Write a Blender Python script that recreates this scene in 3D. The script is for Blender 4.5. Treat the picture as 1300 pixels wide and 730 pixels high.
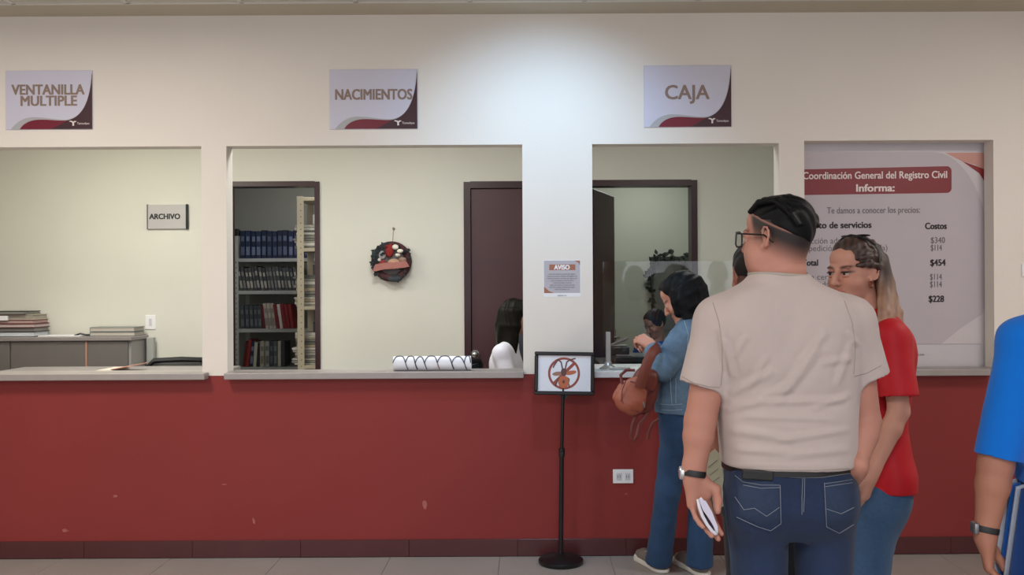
import bpy, bmesh, math, random
import numpy as np
from mathutils import Vector, Matrix
from mathutils.bvhtree import BVHTree
random.seed(7); rng = np.random.default_rng(5)
for o in list(bpy.data.objects): bpy.data.objects.remove(o)
S = bpy.context.scene; COL = S.collection
R = math.radians
ORD = ['first', 'second', 'third', 'fourth', 'fifth', 'sixth', 'seventh', 'eighth', 'ninth', 'tenth', 'eleventh', 'twelfth', 'thirteenth', 'fourteenth', 'fifteenth', 'sixteenth', 'seventeenth', 'eighteenth', 'nineteenth', 'twentieth']

# ---------------- camera ----------------
FPX, VX, VY, CAMH, ROLL = 1150.0, 670.0, 365.0, 1.5, 0.0054
cam = bpy.data.cameras.new('camera'); camo = bpy.data.objects.new('camera', cam); COL.objects.link(camo)
cam.sensor_width = 36; cam.lens = FPX/1300*36; cam.shift_x = -(VX-650)/1300; cam.clip_start = .05
camo.matrix_world = Matrix.Translation((0, 0, CAMH)) @ Matrix.Rotation(R(90), 4, 'X') @ Matrix.Rotation(-ROLL, 4, 'Z')
S.camera = camo
# ---------------- world, exposure ----------------
S.view_settings.view_transform = 'Standard'; S.view_settings.look = 'None'
S.view_settings.gamma = 1; S.view_settings.exposure = 0.12; S.view_settings.use_curve_mapping = False
w = bpy.data.worlds.new('world'); S.world = w; w.use_nodes = True
w.node_tree.nodes['Background'].inputs[0].default_value = (.93, .93, 1.0, 1)
w.node_tree.nodes['Background'].inputs[1].default_value = 1.35
# ---------------- large lights ----------------
def area(name, loc, size, power, color, rot=(0, 0, 0), sy=None):
    l = bpy.data.lights.new(name, 'AREA'); l.shape = 'RECTANGLE'; l.size = size; l.size_y = sy or size
    l.energy = power; l.color = color
    o = bpy.data.objects.new(name, l); COL.objects.link(o); o.location = loc; o.rotation_euler = rot
    return o
def spot(name, loc, target, power, color, angle, blend=.6, radius=.06):
    l = bpy.data.lights.new(name, 'SPOT'); l.energy = power; l.color = color; l.spot_size = R(angle); l.spot_blend = blend
    l.shadow_soft_size = radius
    o = bpy.data.objects.new(name, l); COL.objects.link(o); o.location = loc
    o.rotation_euler = (Vector(target)-Vector(loc)).to_track_quat('-Z', 'Y').to_euler()
    return o
area('hall_panel_light', (-2.4, 3.3, 2.97), .58, 44, (1.0, .94, .86))
area('hall_panel_light', (-2.6, .2, 2.97), .58, 45, (1.0, .93, .84))
area('hall_panel_light', (.45, .2, 2.97), .58, 42, (.98, .95, .95))
area('hall_panel_light', (3.0, 3.1, 2.97), .58, 27, (1.0, .91, .84))  # unseen extra panel, added to brighten the upper wall
spot('downlight_lamp', (.14, 3.95, 3.02), (.08, 5.066, 1.85), 118, (.48, .73, 1.0), 100, 1.0, .08)
area('office_panel_light', (-3.0, 5.75, 2.90), .58, 36, (1.0, .98, .86))
area('office_panel_light', (-.9, 5.75, 2.90), .58, 25, (.97, .98, .97))
area('office_panel_light', (1.3, 5.75, 2.90), .58, 11, (.95, .98, .92))
area('archive_light', (-1.6, 8.0, 2.9), .5, 19, (.95, .96, 1.0))
area('inner_office_light', (1.2, 8.9, 2.9), .5, 14, (.94, .97, .95))

# ---------------- helpers ----------------
def P(px, py, Y):
    """world point seen at photo pixel (px,py) on the plane at depth Y"""
    dx, dy = px-VX, VY-py
    X = dx + dy*ROLL; Z = -dx*ROLL + dy
    return Vector((X/FPX*Y, Y, CAMH + Z/FPX*Y))
def lin(c):
    return c/12.92 if c <= .04045 else ((c+.055)/1.055)**2.4
def rgb(h):
    return tuple(lin(int(h[i:i+2], 16)/255) for i in (0, 2, 4))
MATS = {}
def mat(name, hexc, rough=.6, var=.06, scale=6, bump=0.0, bscale=60, metal=0, spec=.5, sss=0, attr=False, emit=0, coat=0, stretch=None, sheen=0):
    if name in MATS: return MATS[name]
    m = bpy.data.materials.new(name); m.use_nodes = True; N = m.node_tree.nodes; L = m.node_tree.links
    b = N['Principled BSDF']; b.inputs['Roughness'].default_value = rough; b.inputs['Metallic'].default_value = metal
    b.inputs['Specular IOR Level'].default_value = spec
    if sss: b.inputs['Subsurface Weight'].default_value = sss; b.inputs['Subsurface Scale'].default_value = .012; b.inputs['Subsurface Radius'].default_value = (1, .35, .2)
    if coat: b.inputs['Coat Weight'].default_value = coat
    if sheen: b.inputs['Sheen Weight'].default_value = sheen; b.inputs['Sheen Roughness'].default_value = .5
    tc = N.new('ShaderNodeTexCoord'); mp = N.new('ShaderNodeMapping'); L.new(tc.outputs['Object'], mp.inputs[0])
    if stretch: mp.inputs['Scale'].default_value = stretch
    c = rgb(hexc)
    if attr:
        at = N.new('ShaderNodeAttribute'); at.attribute_name = 'Col'; src = at.outputs['Color']
    else:
        rg = N.new('ShaderNodeRGB'); rg.outputs[0].default_value = (*c, 1); src = rg.outputs[0]
    if var:
        nz = N.new('ShaderNodeTexNoise'); nz.inputs['Scale'].default_value = scale; nz.inputs['Detail'].default_value = 5
        L.new(mp.outputs[0], nz.inputs[0])
        mr = N.new('ShaderNodeMapRange'); mr.inputs[3].default_value = 1-var*2; mr.inputs[4].default_value = 1+var*2
        L.new(nz.outputs[0], mr.inputs[0])
        mx = N.new('ShaderNodeMix'); mx.data_type = 'RGBA'; mx.blend_type = 'MULTIPLY'; mx.inputs[0].default_value = 1
        L.new(src, mx.inputs[6]); L.new(mr.outputs[0], mx.inputs[7]); src = mx.outputs[2]
    L.new(src, b.inputs['Base Color'])
    if bump:
        nb = N.new('ShaderNodeTexNoise'); nb.inputs['Scale'].default_value = bscale; nb.inputs['Detail'].default_value = 4
        L.new(mp.outputs[0], nb.inputs[0])
        bp = N.new('ShaderNodeBump'); bp.inputs['Strength'].default_value = bump; bp.inputs['Distance'].default_value = .004
        L.new(nb.outputs[0], bp.inputs['Height']); L.new(bp.outputs[0], b.inputs['Normal'])
    if emit:
        b.inputs['Emission Color'].default_value = (*c, 1); b.inputs['Emission Strength'].default_value = emit
    MATS[name] = m; return m

def tag(o, label=None, cat=None, group=None, kind=None):
    if label: o['label'] = label
    if cat: o['category'] = cat
    if group: o['group'] = group
    if kind: o['kind'] = kind
    return o
def empty(name, loc=(0, 0, 0), label=None, cat=None, group=None, rz=0):
    o = bpy.data.objects.new(name, None); COL.objects.link(o); o.location = loc; o.rotation_euler = (0, 0, rz); o.empty_display_size = .05
    return tag(o, label, cat, group)
def link(name, me, m=None, parent=None, smooth=False):
    o = bpy.data.objects.new(name, me); COL.objects.link(o)
    if m is not None and not me.materials:
        me.materials.append(m)
    if smooth: me.polygons.foreach_set('use_smooth', [True]*len(me.polygons))
    if parent is not None:
        o.parent = parent; o.matrix_parent_inverse = world_mat(parent).inverted()
    return o
def world_mat(o):
    m = o.matrix_basis.copy()
    if o.parent is not None: m = world_mat(o.parent) @ o.matrix_parent_inverse @ m
    return m
class B:
    """collects simple solids into one bmesh"""
    def __init__(s): s.bm = bmesh.new()
    def box(s, lo, hi, bev=0, M=None, seg=1):
        lo = Vector(lo); hi = Vector(hi); c = (lo+hi)/2; d = hi-lo
        r = bmesh.ops.create_cube(s.bm, size=1); vs = r['verts']
        for v in vs: v.co = Vector((v.co.x*d.x, v.co.y*d.y, v.co.z*d.z))+c
        if bev:
            es = list({e for v in vs for e in v.link_edges})
            rr = bmesh.ops.bevel(s.bm, geom=es, offset=bev, segments=seg, affect='EDGES', profile=.5)
            vs = list({v for f in rr['faces'] for v in f.verts} | {v for v in vs if v.is_valid})
            # gather connected
            seen = set(vs); st = list(vs)
            while st:
                v = st.pop()
                for e in v.link_edges:
                    o = e.other_vert(v)
                    if o not in seen: seen.add(o); st.append(o)
            vs = list(seen)
        if M is not None: bmesh.ops.transform(s.bm, matrix=M, verts=vs)
        return s
    def cyl(s, a, b, r, r2=None, n=16, cap=True):
        a = Vector(a); b = Vector(b); r2 = r if r2 is None else r2
        q = (b-a).to_track_quat('Z', 'Y').to_matrix()
        A = [s.bm.verts.new(a+q @ Vector((math.cos(t)*r, math.sin(t)*r, 0))) for t in [2*math.pi*i/n for i in range(n)]]
        C = [s.bm.verts.new(b+q @ Vector((math.cos(t)*r2, math.sin(t)*r2, 0))) for t in [2*math.pi*i/n for i in range(n)]]
        for i in range(n): s.bm.faces.new((A[i], A[(i+1) % n], C[(i+1) % n], C[i]))
        if cap: s.bm.faces.new(A[::-1]); s.bm.faces.new(C)
        return s
    def lathe(s, prof, c=(0, 0, 0), n=32):
        rings = []
        for r, z in prof:
            rings.append([s.bm.verts.new((c[0]+r*math.cos(2*math.pi*i/n), c[1]+r*math.sin(2*math.pi*i/n), c[2]+z)) for i in range(n)] if r > 1e-6 else [s.bm.verts.new((c[0], c[1], c[2]+z))])
        for A, C in zip(rings, rings[1:]):
            for i in range(n):
                j = (i+1) % n
                if len(A) == 1: s.bm.faces.new((A[0], C[j], C[i])) if len(C) > 1 else None
                elif len(C) == 1: s.bm.faces.new((A[i], A[j], C[0]))
                else: s.bm.faces.new((A[i], A[j], C[j], C[i]))
        return s
    def tube(s, pts, r, n=8, close=False, flat=None):
        pts = [Vector(p) for p in pts]; m = len(pts); rs = r if isinstance(r, (list, tuple)) else [r]*m
        rings = []; prev = None
        for i, p in enumerate(pts):
            if close: t = pts[(i+1) % m]-pts[i-1]
            else: t = pts[min(i+1, m-1)]-pts[max(i-1, 0)]
            t.normalize()
            if prev is None:
                u = t.orthogonal().normalized() if flat is None else (Vector(flat)-t*t.dot(Vector(flat))).normalized()
            else:
                u = (prev-t*t.dot(prev)).normalized()
            prev = u; v = t.cross(u)
            if flat is not None: ku, kv = 1.0, .28
            else: ku = kv = 1.0
            rings.append([s.bm.verts.new(p+u*math.cos(2*math.pi*k/n)*rs[i]*kv+v*math.sin(2*math.pi*k/n)*rs[i]*ku) for k in range(n)])
        L = list(zip(rings, rings[1:])) + ([(rings[-1], rings[0])] if close else [])
        for A, C in L:
            for k in range(n):
                try: s.bm.faces.new((A[k], A[(k+1) % n], C[(k+1) % n], C[k]))
                except ValueError: pass
        if not close: s.bm.faces.new(rings[0][::-1]); s.bm.faces.new(rings[-1])
        return s
    def poly(s, pts, th):
        """flat polygon pts=[(x,z)] at local y in [-th,0]"""
        f = [s.bm.verts.new((x, -th, z)) for x, z in pts]; b = [s.bm.verts.new((x, 0, z)) for x, z in pts]
        n = len(pts)
        for i in range(n): s.bm.faces.new((f[i], f[(i+1) % n], b[(i+1) % n], b[i]))
        from mathutils.geometry import tessellate_polygon
        for t in tessellate_polygon([[Vector((x, z, 0)) for x, z in pts]]):
            for L_ in (f, b):
                try: s.bm.faces.new([L_[q] for q in t])
                except ValueError: pass
        return s
    def ball(s, c, r, sc=(1, 1, 1), n=12):
        rr = bmesh.ops.create_uvsphere(s.bm, u_segments=n, v_segments=max(6, n//2+2), radius=r)
        for v in rr['verts']: v.co = Vector((v.co.x*sc[0], v.co.y*sc[1], v.co.z*sc[2]))+Vector(c)
        return s
    def xf(s, M): bmesh.ops.transform(s.bm, matrix=M, verts=s.bm.verts); return s
    def done(s, name, m, parent=None, smooth=False, loc=None):
        bmesh.ops.recalc_face_normals(s.bm, faces=s.bm.faces)
        me = bpy.data.meshes.new(name)
        if loc is not None: bmesh.ops.translate(s.bm, vec=-Vector(loc), verts=s.bm.verts)
        s.bm.to_mesh(me); s.bm.free()
        o = link(name, me, m, None, smooth)
        if loc is not None: o.location = loc
        if parent is not None: o.parent = parent; o.matrix_parent_inverse = world_mat(parent).inverted()
        if smooth:
            try: me.set_sharp_from_angle(angle=R(40))
            except Exception: pass
        return o
def text(body, size, loc, m, parent=None, bold=0.0, align='CENTER', name='lettering', width=None, ext=.0006, shear=0, sx=None):
    c = bpy.data.curves.new('t', 'FONT'); c.body = body; c.size = size; c.align_x = align; c.align_y = 'CENTER'
    c.extrude = ext; c.resolution_u = 3; c.shear = shear
    o = bpy.data.objects.new('t', c); COL.objects.link(o)
    me = bpy.data.meshes.new_from_object(o.evaluated_get(bpy.context.evaluated_depsgraph_get()))
    bpy.data.objects.remove(o)
    co = np.zeros(len(me.vertices)*3); me.vertices.foreach_get('co', co); co = co.reshape(-1, 3)
    if width is not None and len(co):
        w0 = co[:, 0].max()-co[:, 0].min(); co[:, 0] *= width/w0
    if len(co): co[:, 1] -= (co[:, 1].max()+co[:, 1].min())/2
    co2 = np.stack([co[:, 0], -co[:, 2], co[:, 1]], 1)
    me.vertices.foreach_set('co', co2.ravel()); me.materials.clear()
    if bold:
        bm = bmesh.new(); bm.from_mesh(me); n0 = list(bm.verts)+list(bm.edges)+list(bm.faces)
        for k, (dx, dz) in enumerate(((-1, -1), (1, -1), (-1, 1), (1, 1), (0, 0))):
            g = bmesh.ops.duplicate(bm, geom=n0)['geom']; vs = [v for v in g if isinstance(v, bmesh.types.BMVert)]
            bmesh.ops.translate(bm, vec=(dx*bold, -k*.00012, dz*bold*.6), verts=vs)
        bmesh.ops.delete(bm, geom=[v for v in n0 if isinstance(v, bmesh.types.BMVert)], context='VERTS')
        bm.to_mesh(me); bm.free()
    me.name = name
    t = link(name, me, m); t.location = loc
    if parent is not None: t.parent = parent; t.matrix_parent_inverse = world_mat(parent).inverted()
    return t
# ---------------- materials of the room ----------------
M_wall = mat('white_wall_paint', 'E3DCD3', .75, .02, 2, .15, 90)
M_red = mat('red_wall_paint', '853432', .5, .05, 1.6, .12, 60, spec=.22)
M_back = mat('pale_green_wall_paint', 'D8D7CC', .8, .02, 2, .1, 80)
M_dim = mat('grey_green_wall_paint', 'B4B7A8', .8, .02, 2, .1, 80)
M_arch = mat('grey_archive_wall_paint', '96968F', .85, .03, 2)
M_tile = mat('grey_floor_tile', '9B9590', .32, .07, 2.5, .03, 20)
M_grout = mat('floor_grout', '726D69', .9, .05)
M_base = mat('maroon_base_tile', '4E2628', .25, .08, 5)
M_ceil = mat('ceiling_board', 'BDB5A3', .85, .03)
M_tee = mat('ceiling_grid_metal', 'D8D6D0', .5, .02)
M_stone = mat('grey_counter_laminate', '99918E', .3, .06, 14)
M_lam = mat('white_counter_laminate', 'D6D6D8', .25, .03, 10)
M_maroon = mat('dark_maroon_door_paint', '46262A', .4, .06, 4)
M_maroonf = mat('maroon_frame_paint', '32161B', .35, .05, 4)
M_black = mat('black_plastic', '16171A', .4, .05)
M_blackm = mat('black_metal', '1B1B1D', .32, .05, metal=.3)
M_chrome = mat('brushed_steel', 'B9B9B9', .25, .03, metal=1)
M_white = mat('white_paper', 'E9E8EA', .6, .02)
M_sign = mat('lilac_sign_board', 'C9C7D6', .35, .02)
M_signtxt = mat('taupe_sign_letters', '8A7468', .5, .02)
M_wave1 = mat('grey_sign_wave', 'A9A9AC', .4, .02)
M_wave2 = mat('wine_sign_wave', '70172C', .35, .03)
M_wave3 = mat('dark_wine_sign_wave', '3D1E26', .35, .03)
M_ink = mat('black_ink', '1F1C1E', .6, 0)
M_greyink = mat('grey_ink', '6B6468', .6, 0)
M_paleink = mat('pale_ink', 'E6DCD8', .6, 0)

WY, WT = 5.066, .105   # wall face, thickness
ZT, ZC, ZR = 3.03, 1.0, 1.016
XL, XR = -5.2, 4.2

def wall_grid(name, y0, y1, xs, zs, openings, m, kind='structure'):
    bm = bmesh.new(); V = {}
    def v(i, k, y):
        key = (i, k, y)
        if key not in V: V[key] = bm.verts.new((xs[i], y, zs[k]))
        return V[key]
    def is_open(i, k):
        if i < 0 or k < 0 or i >= len(xs)-1 or k >= len(zs)-1: return True
        cx = (xs[i]+xs[i+1])/2; cz = (zs[k]+zs[k+1])/2
        return any(a < cx < b and c < cz < d for a, b, c, d in openings)
    for i in range(len(xs)-1):
        for k in range(len(zs)-1):
            if is_open(i, k): continue
            bm.faces.new((v(i, k, y0), v(i+1, k, y0), v(i+1, k+1, y0), v(i, k+1, y0)))
            bm.faces.new((v(i, k, y1), v(i, k+1, y1), v(i+1, k+1, y1), v(i+1, k, y1)))
            for (di, dk, a, b) in ((-1, 0, (i, k), (i, k+1)), (1, 0, (i+1, k), (i+1, k+1)), (0, -1, (i, k), (i+1, k)), (0, 1, (i, k+1), (i+1, k+1))):
                if is_open(i+di, k+dk): bm.faces.new((v(*a, y0), v(*b, y0), v(*b, y1), v(*a, y1)))
    bmesh.ops.recalc_face_normals(bm, faces=bm.faces)
    me = bpy.data.meshes.new(name); bm.to_mesh(me); bm.free()
    return tag(link(name, me, m), kind=kind)
OP = [(-3.46, -1.822), (-1.682, -.027), (.364, 1.408), (1.55, 2.608)]
xs = sorted([XL, XR]+[x for o in OP for x in o])
wf = wall_grid('wall_front', WY, WY+WT, xs, [ZR, 2.30, 2.312, ZT], [(a, b, 0, 2.312 if k == 3 else 2.30) for k, (a, b) in enumerate(OP)], M_wall)
tag(B().box((XL, WY, 0), (XR, WY+WT, ZR-.0005)).done('wall_front_lower', M_red), kind='structure')
# thin painted trims on the opening edges are part of the wall; scuffs on the red paint
tag(B().box((XL-.1, -2.5, 0), (XL, 5.0, ZT)).box((XL-.1, 5.0, 0), (XL, 7.3, ZT)).done('wall_left', M_wall), kind='structure')
tag(B().box((XR, -2.5, 0), (XR+.1, 7.3, ZT)).done('wall_right', M_wall), kind='structure')
# back office wall with two doorways
BY = 7.30
d1 = (P(284, 0, BY).x, P(404, 0, BY).x); d2 = (P(588, 0, BY).x, P(588, 0, BY).x+.92); d3 = (P(743, 0, BY).x, P(883, 0, BY).x)
dz1 = P(350, 231, BY).z; dz3 = P(820, 229, BY).z; dz2 = P(620, 231, BY).z
xs = sorted([XL, XR, *d1, *d2, *d3])
wb = wall_grid('wall_back', BY, BY+.12, xs, sorted([0, dz1, dz2, dz3, ZT]), [(*d1, -1, dz1), (*d2, -1, dz2), (*d3, -1, dz3)], M_back)
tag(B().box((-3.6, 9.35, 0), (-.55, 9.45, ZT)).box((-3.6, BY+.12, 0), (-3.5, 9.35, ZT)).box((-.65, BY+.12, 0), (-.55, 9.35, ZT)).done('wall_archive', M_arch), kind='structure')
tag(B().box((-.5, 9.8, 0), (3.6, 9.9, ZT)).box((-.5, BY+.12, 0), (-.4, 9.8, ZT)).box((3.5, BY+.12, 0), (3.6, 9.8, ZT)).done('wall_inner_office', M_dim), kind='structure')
def door_frame(name, x0, x1, z, y, wd, m):
    b = B().box((x0-.004, y-.015, 0), (x0+wd, y+.135, z)).box((x1-wd, y-.015, 0), (x1+.004, y+.135, z)).box((x0+wd, y-.015, z-wd), (x1-wd, y+.135, z+.004))
    return tag(b.done(name, m), kind='structure')
fr1 = door_frame('door_1', *d1, dz1, BY, .036, M_maroonf)
fr2 = door_frame('door_2', *d2, dz2, BY, .05, M_maroonf)
fr3 = door_frame('door_3', *d3, dz3, BY, .045, M_maroonf)
# closed maroon door leaf and its knob
leaf = B().box((d2[0]+.052, BY+.01, .008), (d2[1]-.052, BY+.05, dz2-.052), .004).done('door_leaf', M_maroon, fr2)
kp = P(603, 450, BY-.03)
B().cyl((kp.x, BY+.012, kp.z), (kp.x, BY-.004, kp.z), .034, n=20).cyl((kp.x, BY-.004, kp.z), (kp.x, BY-.04, kp.z), .012).ball((kp.x, BY-.05, kp.z), .027, (1, .8, 1), 14).done('door_knob', M_chrome, leaf, True)
# open leaf of the cashier's inner door
hx = d3[0]+.05; far = P(777.5, 300, 8.1)
dv = Vector((far.x-hx, far.y-(BY+.13), 0)); L3 = dv.length; ang = math.atan2(dv.y, dv.x)
leaf3 = B().box((0, -.02, .008), (L3, .02, dz3-.05), .003).xf(Matrix.Translation((hx, BY+.14, 0)) @ Matrix.Rotation(ang, 4, 'Z')).done('door_leaf', M_maroon, fr3)
B().box((L3-.08, -.035, .95), (L3-.02, -.02, 1.12), .003).cyl((L3-.05, -.03, 1.05), (L3-.05, -.075, 1.05), .011).cyl((L3-.05, -.07, 1.05), (L3-.17, -.07, 1.05), .009).xf(Matrix.Translation((hx, BY+.14, 0)) @ Matrix.Rotation(ang, 4, 'Z')).done('door_handle', M_chrome, leaf3, True)

# floor: grout slab with the tiles on it
fl = tag(B().box((XL, -2.5, -.1), (XR, 9.9, -.004)).done('floor', M_grout), kind='structure')
TS = .6115; x0t = -.163; tiles = {}
tm = None
y_edge = WY
for j in range(12):
    for i in range(-8, 8):
        a = x0t+i*TS; b_ = a+TS
        if b_ < XL+.05 or a > XR-.05: continue
        y1 = y_edge-.012-j*TS; 
        if tm is None:
            bb = B().box((.001, -TS+.001, -.012), (TS-.001, -.001, 0), .0012); tm = bb.done('floor_tile', M_tile); me_t = tm.data; t = tm
        else:
            t = bpy.data.objects.new('floor_tile', me_t); COL.objects.link(t)
        t.location = (a, y1, random.uniform(-.0004, .0003)); t.parent = fl
tag(B().box((XL, WY+WT, -.004), (XR, 9.8, 0)).done('floor_back', M_tile), kind='structure')
# base tiles along the red wall
bs = tag(B().box((XL, WY-.003, 0), (XR, WY, .094)).done('baseboard_front', M_grout), kind='structure')
bt = None; k = 0
xb = P(245, 700, WY).x-8*.605
while xb < XR:
    if bt is None:
        bt = B().box((.0008, -.011, .001), (.605-.0008, -.003, .096), .0012).done('base_tile', M_base); me_b = bt.data; t = bt
    else:
        t = bpy.data.objects.new('base_tile', me_b); COL.objects.link(t)
    t.location = (xb, WY, 0); t.parent = bs; xb += .605
# ceiling: plaster border by the wall, then the suspended grid with tiles
M_board = mat('acoustic_tile', 'C9C6BC', .9, .04, 30, .3, 200)
ce = tag(B().box((XL, 4.845, ZT), (XR, WY+.1, ZT+.05)).box((XL, -2.5, ZT+.03), (XR, 4.845, ZT+.08)).done('ceiling', M_ceil), kind='structure')
tag(B().box((XL, WY+WT, ZT), (XR, 9.9, ZT+.05)).done('ceiling_back', M_back), kind='structure')
ct = None; tee = B()
for j in range(12):
    y1 = 4.845-j*.61
    tee.box((XL, y1-.012, ZT-.002), (XR, y1+.012, ZT+.004))
    for i in range(-9, 8):
        a = -.3+i*.61
        if a+.61 < XL+.02 or a > XR-.02: continue
        if ct is None:
            ct = B().box((.012, -.598, .0), (.598, -.012, .016), .004).done('ceiling_tile', M_board); me_c = ct.data; t = ct
        else:
            t = bpy.data.objects.new('ceiling_tile', me_c); COL.objects.link(t)
        t.location = (a, y1, ZT); t.parent = ce
for i in range(-9, 9):
    a = -.3+i*.61
    if XL < a < XR: tee.box((a-.012, -2.5, ZT-.002), (a+.012, 4.845, ZT+.004))
tee.done('ceiling_grid', M_tee, ce)
# lamp fixtures (out of frame, they carry the lights; the right hall one is added to brighten the wall)
M_diff = mat('lamp_diffuser', 'FFFDF4', .5, 0, emit=1.5)
for (x, y, z, lab) in ((-2.4, 3.3, ZT-.012, 'square ceiling light panel over the left of the hall'), (-2.6, .2, ZT-.012, 'square ceiling light panel behind the viewer at left'), (.45, .2, ZT-.012, 'square ceiling light panel straight above the viewer'), (3.0, 3.1, ZT-.012, 'unseen square light panel added above the right of the hall to brighten the upper wall')):
    r = empty('ceiling_light', (x, y, z), lab, 'ceiling light')
    B().box((x-.3, y-.3, z-.012), (x-.285, y+.3, z+.012)).box((x+.285, y-.3, z-.012), (x+.3, y+.3, z+.012)).box((x-.285, y-.3, z-.012), (x+.285, y-.285, z+.012)).box((x-.285, y+.285, z-.012), (x+.285, y+.3, z+.012)).done('frame', M_tee, r)
    B().box((x-.285, y-.285, z-.002), (x+.285, y+.285, z+.004)).done('diffuser', M_diff, r)
r = empty('downlight', (.14, 3.95, ZT), 'round recessed downlight in the ceiling above the middle pier', 'ceiling light')
B().lathe([(.085, 0), (.085, -.006), (.062, -.006), (.055, .0), (.05, .02)], (.14, 3.95, ZT)).done('trim_ring', M_tee, r, True)

# counters on the sills
def counter(px0, px1, y0, y1, m, lab, op, zt=1.036, th=.036):
    a = P(px0, 476, y0).x; b_ = P(px1, 476, y0).x
    return tag(B().box((a, y0, zt-th), (b_, WY, zt), .004, seg=2).box((op[0]+.002, WY-.01, zt-.019), (op[1]-.002, y1, zt)).done('counter_top', m), lab, 'counter')
c1 = counter(-130, 259.5, 4.995, 5.205, M_stone, 'grey counter shelf of the leftmost window, under the word ventanilla', OP[0])
c2 = counter(284, 665, 4.995, 5.205, M_stone, 'long grey counter shelf under the window with the archive door behind', OP[1])
c3 = counter(754, 995, 4.99, 5.46, M_lam, 'white counter top of the cashier window where the denim woman leans', OP[2])
c4 = counter(1016, 1263, 4.995, 5.165, M_stone, 'grey counter shelf below the large price poster', OP[3])
# scuffs on red wall
M_scuff = mat('worn_paint_scuff', 'A4605C', .8, .2, 60)
for (px, py, a, b_) in ((540, 641, 5, 7), (146, 630, 4, 2), (322, 662, 2, 6), (83, 674, 6, 3), (285, 615, 4, 1), (795, 627, 4, 1)):
    p = P(px, py, WY-.0004); pts = []
    for k in range(9):
        t = 2*math.pi*k/9; rr = random.uniform(.35, 1)
        pts.append((math.cos(t)*a*rr/227, math.sin(t)*b_*rr/227))
    s = B().poly(pts, .0003).done('paint_scuff', M_scuff, None); s.location = (p.x, WY-.0001, p.z); s.parent = bpy.data.objects['wall_front_lower']
# outlets
def outlet(px, py, Y, w_, h_, label, n=2, name='wall_outlet', cat='outlet'):
    p = P(px, py, Y); r = empty(name, (p.x, Y, p.z), label, cat)
    B().box((p.x-w_/2, Y-.008, p.z-h_/2), (p.x+w_/2, Y, p.z+h_/2), .003, seg=2).done('plate', M_white, r)
    for k in range(n):
        cx = p.x+(k-(n-1)/2)*w_*.42
        B().box((cx-w_*.13, Y-.0105, p.z-h_*.25), (cx+w_*.13, Y-.008, p.z+h_*.25), .001).done('socket' if cat == 'outlet' else 'rocker', mat('socket_face', 'C9CBD2', .4, 0), r)
        if cat == 'outlet':
            for dx in (-.006, .006): B().box((cx+dx-.0012, Y-.011, p.z-.008), (cx+dx+.0012, Y-.0104, p.z+.008)).done('slot', M_black, r)
    return r
outlet(791, 604.5, WY, .114, .078, 'white double power outlet low on the red wall left of the denim woman')
outlet(1302, 343, WY, .05, .07, 'small cream switch plate on the white wall at the right edge', 1, 'wall_switch', 'switch')
outlet(191.5, 409, BY, .085, .115, 'white switch box on the back wall above the grey cabinet end', 1, 'wall_switch', 'switch')

# ---------------- signs ----------------
def curve_pts(f, n=24):
    return [f(i/n) for i in range(n+1)]
def bez(p, n=14):
    out = []
    for i in range(0, len(p)-1, 3):
        a, b_, c, d = [np.array(q) for q in p[i:i+4]]
        for k in range(n):
            t = k/n; out.append(tuple(a*(1-t)**3+3*b_*t*(1-t)**2+3*c*t*t*(1-t)+d*t**3))
    out.append(tuple(p[-1])); return out
def sign(px0, py0, px1, py1, lines, label):
    a = P(px0, py1, WY); b_ = P(px1, py0, WY); w_ = b_.x-a.x; h_ = b_.z-a.z; cx = (a.x+b_.x)/2; cz = (a.z+b_.z)/2
    r = empty('window_sign', (cx, WY-.001, cz), label, 'sign')
    y = WY-.007
    B().box((cx-w_/2, y, cz-h_/2), (cx+w_/2, WY-.0005, cz+h_/2), .0012).done('sign_board', M_sign, r)
    def add(pts, m, th, name):
        o = B().poly([(u*w_-w_/2, v*h_-h_/2) for u, v in pts], th).done(name, m); o.location = (cx, y, cz)
        o.parent = r; o.matrix_parent_inverse = world_mat(r).inverted(); return o
    top = bez([(.06, .005), (.12, .12), (.2, .21), (.32, .21), (.46, .21), (.56, .165), (.68, .165), (.86, .165), (.97, .42), (.992, .97)])
    add(top+[(.995, .97), (.995, .005)], M_wave1, .0005, 'grey_wave')
    top2 = bez([(.165, .005), (.2, .1), (.28, .168), (.4, .168), (.5, .168), (.56, .15), (.68, .15), (.88, .16), (.975, .42), (.993, .93)])
    add(top2+[(.996, .93), (.996, .005)], M_wave2, .001, 'wine_wave')
    top3 = bez([(.52, .005), (.62, .06), (.68, .14), (.76, .175), (.9, .26), (.975, .5), (.994, .94)])
    add(top3+[(.997, .94), (.997, .005)], M_wave3, .0014, 'dark_wave')
    for tx, u, v, sz, wd in lines:
        text(tx, sz*h_*1.12, (cx+(u-.5)*w_, y-.0005, cz+(v-.5)*h_), M_signtxt, r, .0024, width=wd*w_)
    # emblem: a curled T made of two leaves and a stem, small word beside it
    ex, ez = .775, .10
    add([(ex-.045, ez+.03), (ex-.03, ez+.048), (ex-.005, ez+.04), (ex+.005, ez+.028), (ex+.02, ez+.045), (ex+.045, ez+.035), (ex+.025, ez+.02), (ex+.013, ez+.01), (ex+.014, ez-.04), (ex-.006, ez-.04), (ex-.006, ez+.012), (ex-.025, ez+.028)], M_paleink, .002, 'emblem')
    text('Tamaulipas', .05*h_, (cx+(.895-.5)*w_, y-.002, cz+(.095-.5)*h_), M_paleink, r, width=.14*w_)
    return r
sign(8, 89.5, 118, 165, [('VENTANILLA', .49, .675, .215, .83), ('MULTIPLE', .495, .485, .215, .64)], 'sign reading VENTANILLA MULTIPLE above the leftmost window')
sign(419, 88, 530, 164.5, [('NACIMIENTOS', .5, .58, .22, .87)], 'sign reading NACIMIENTOS above the middle window')
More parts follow.
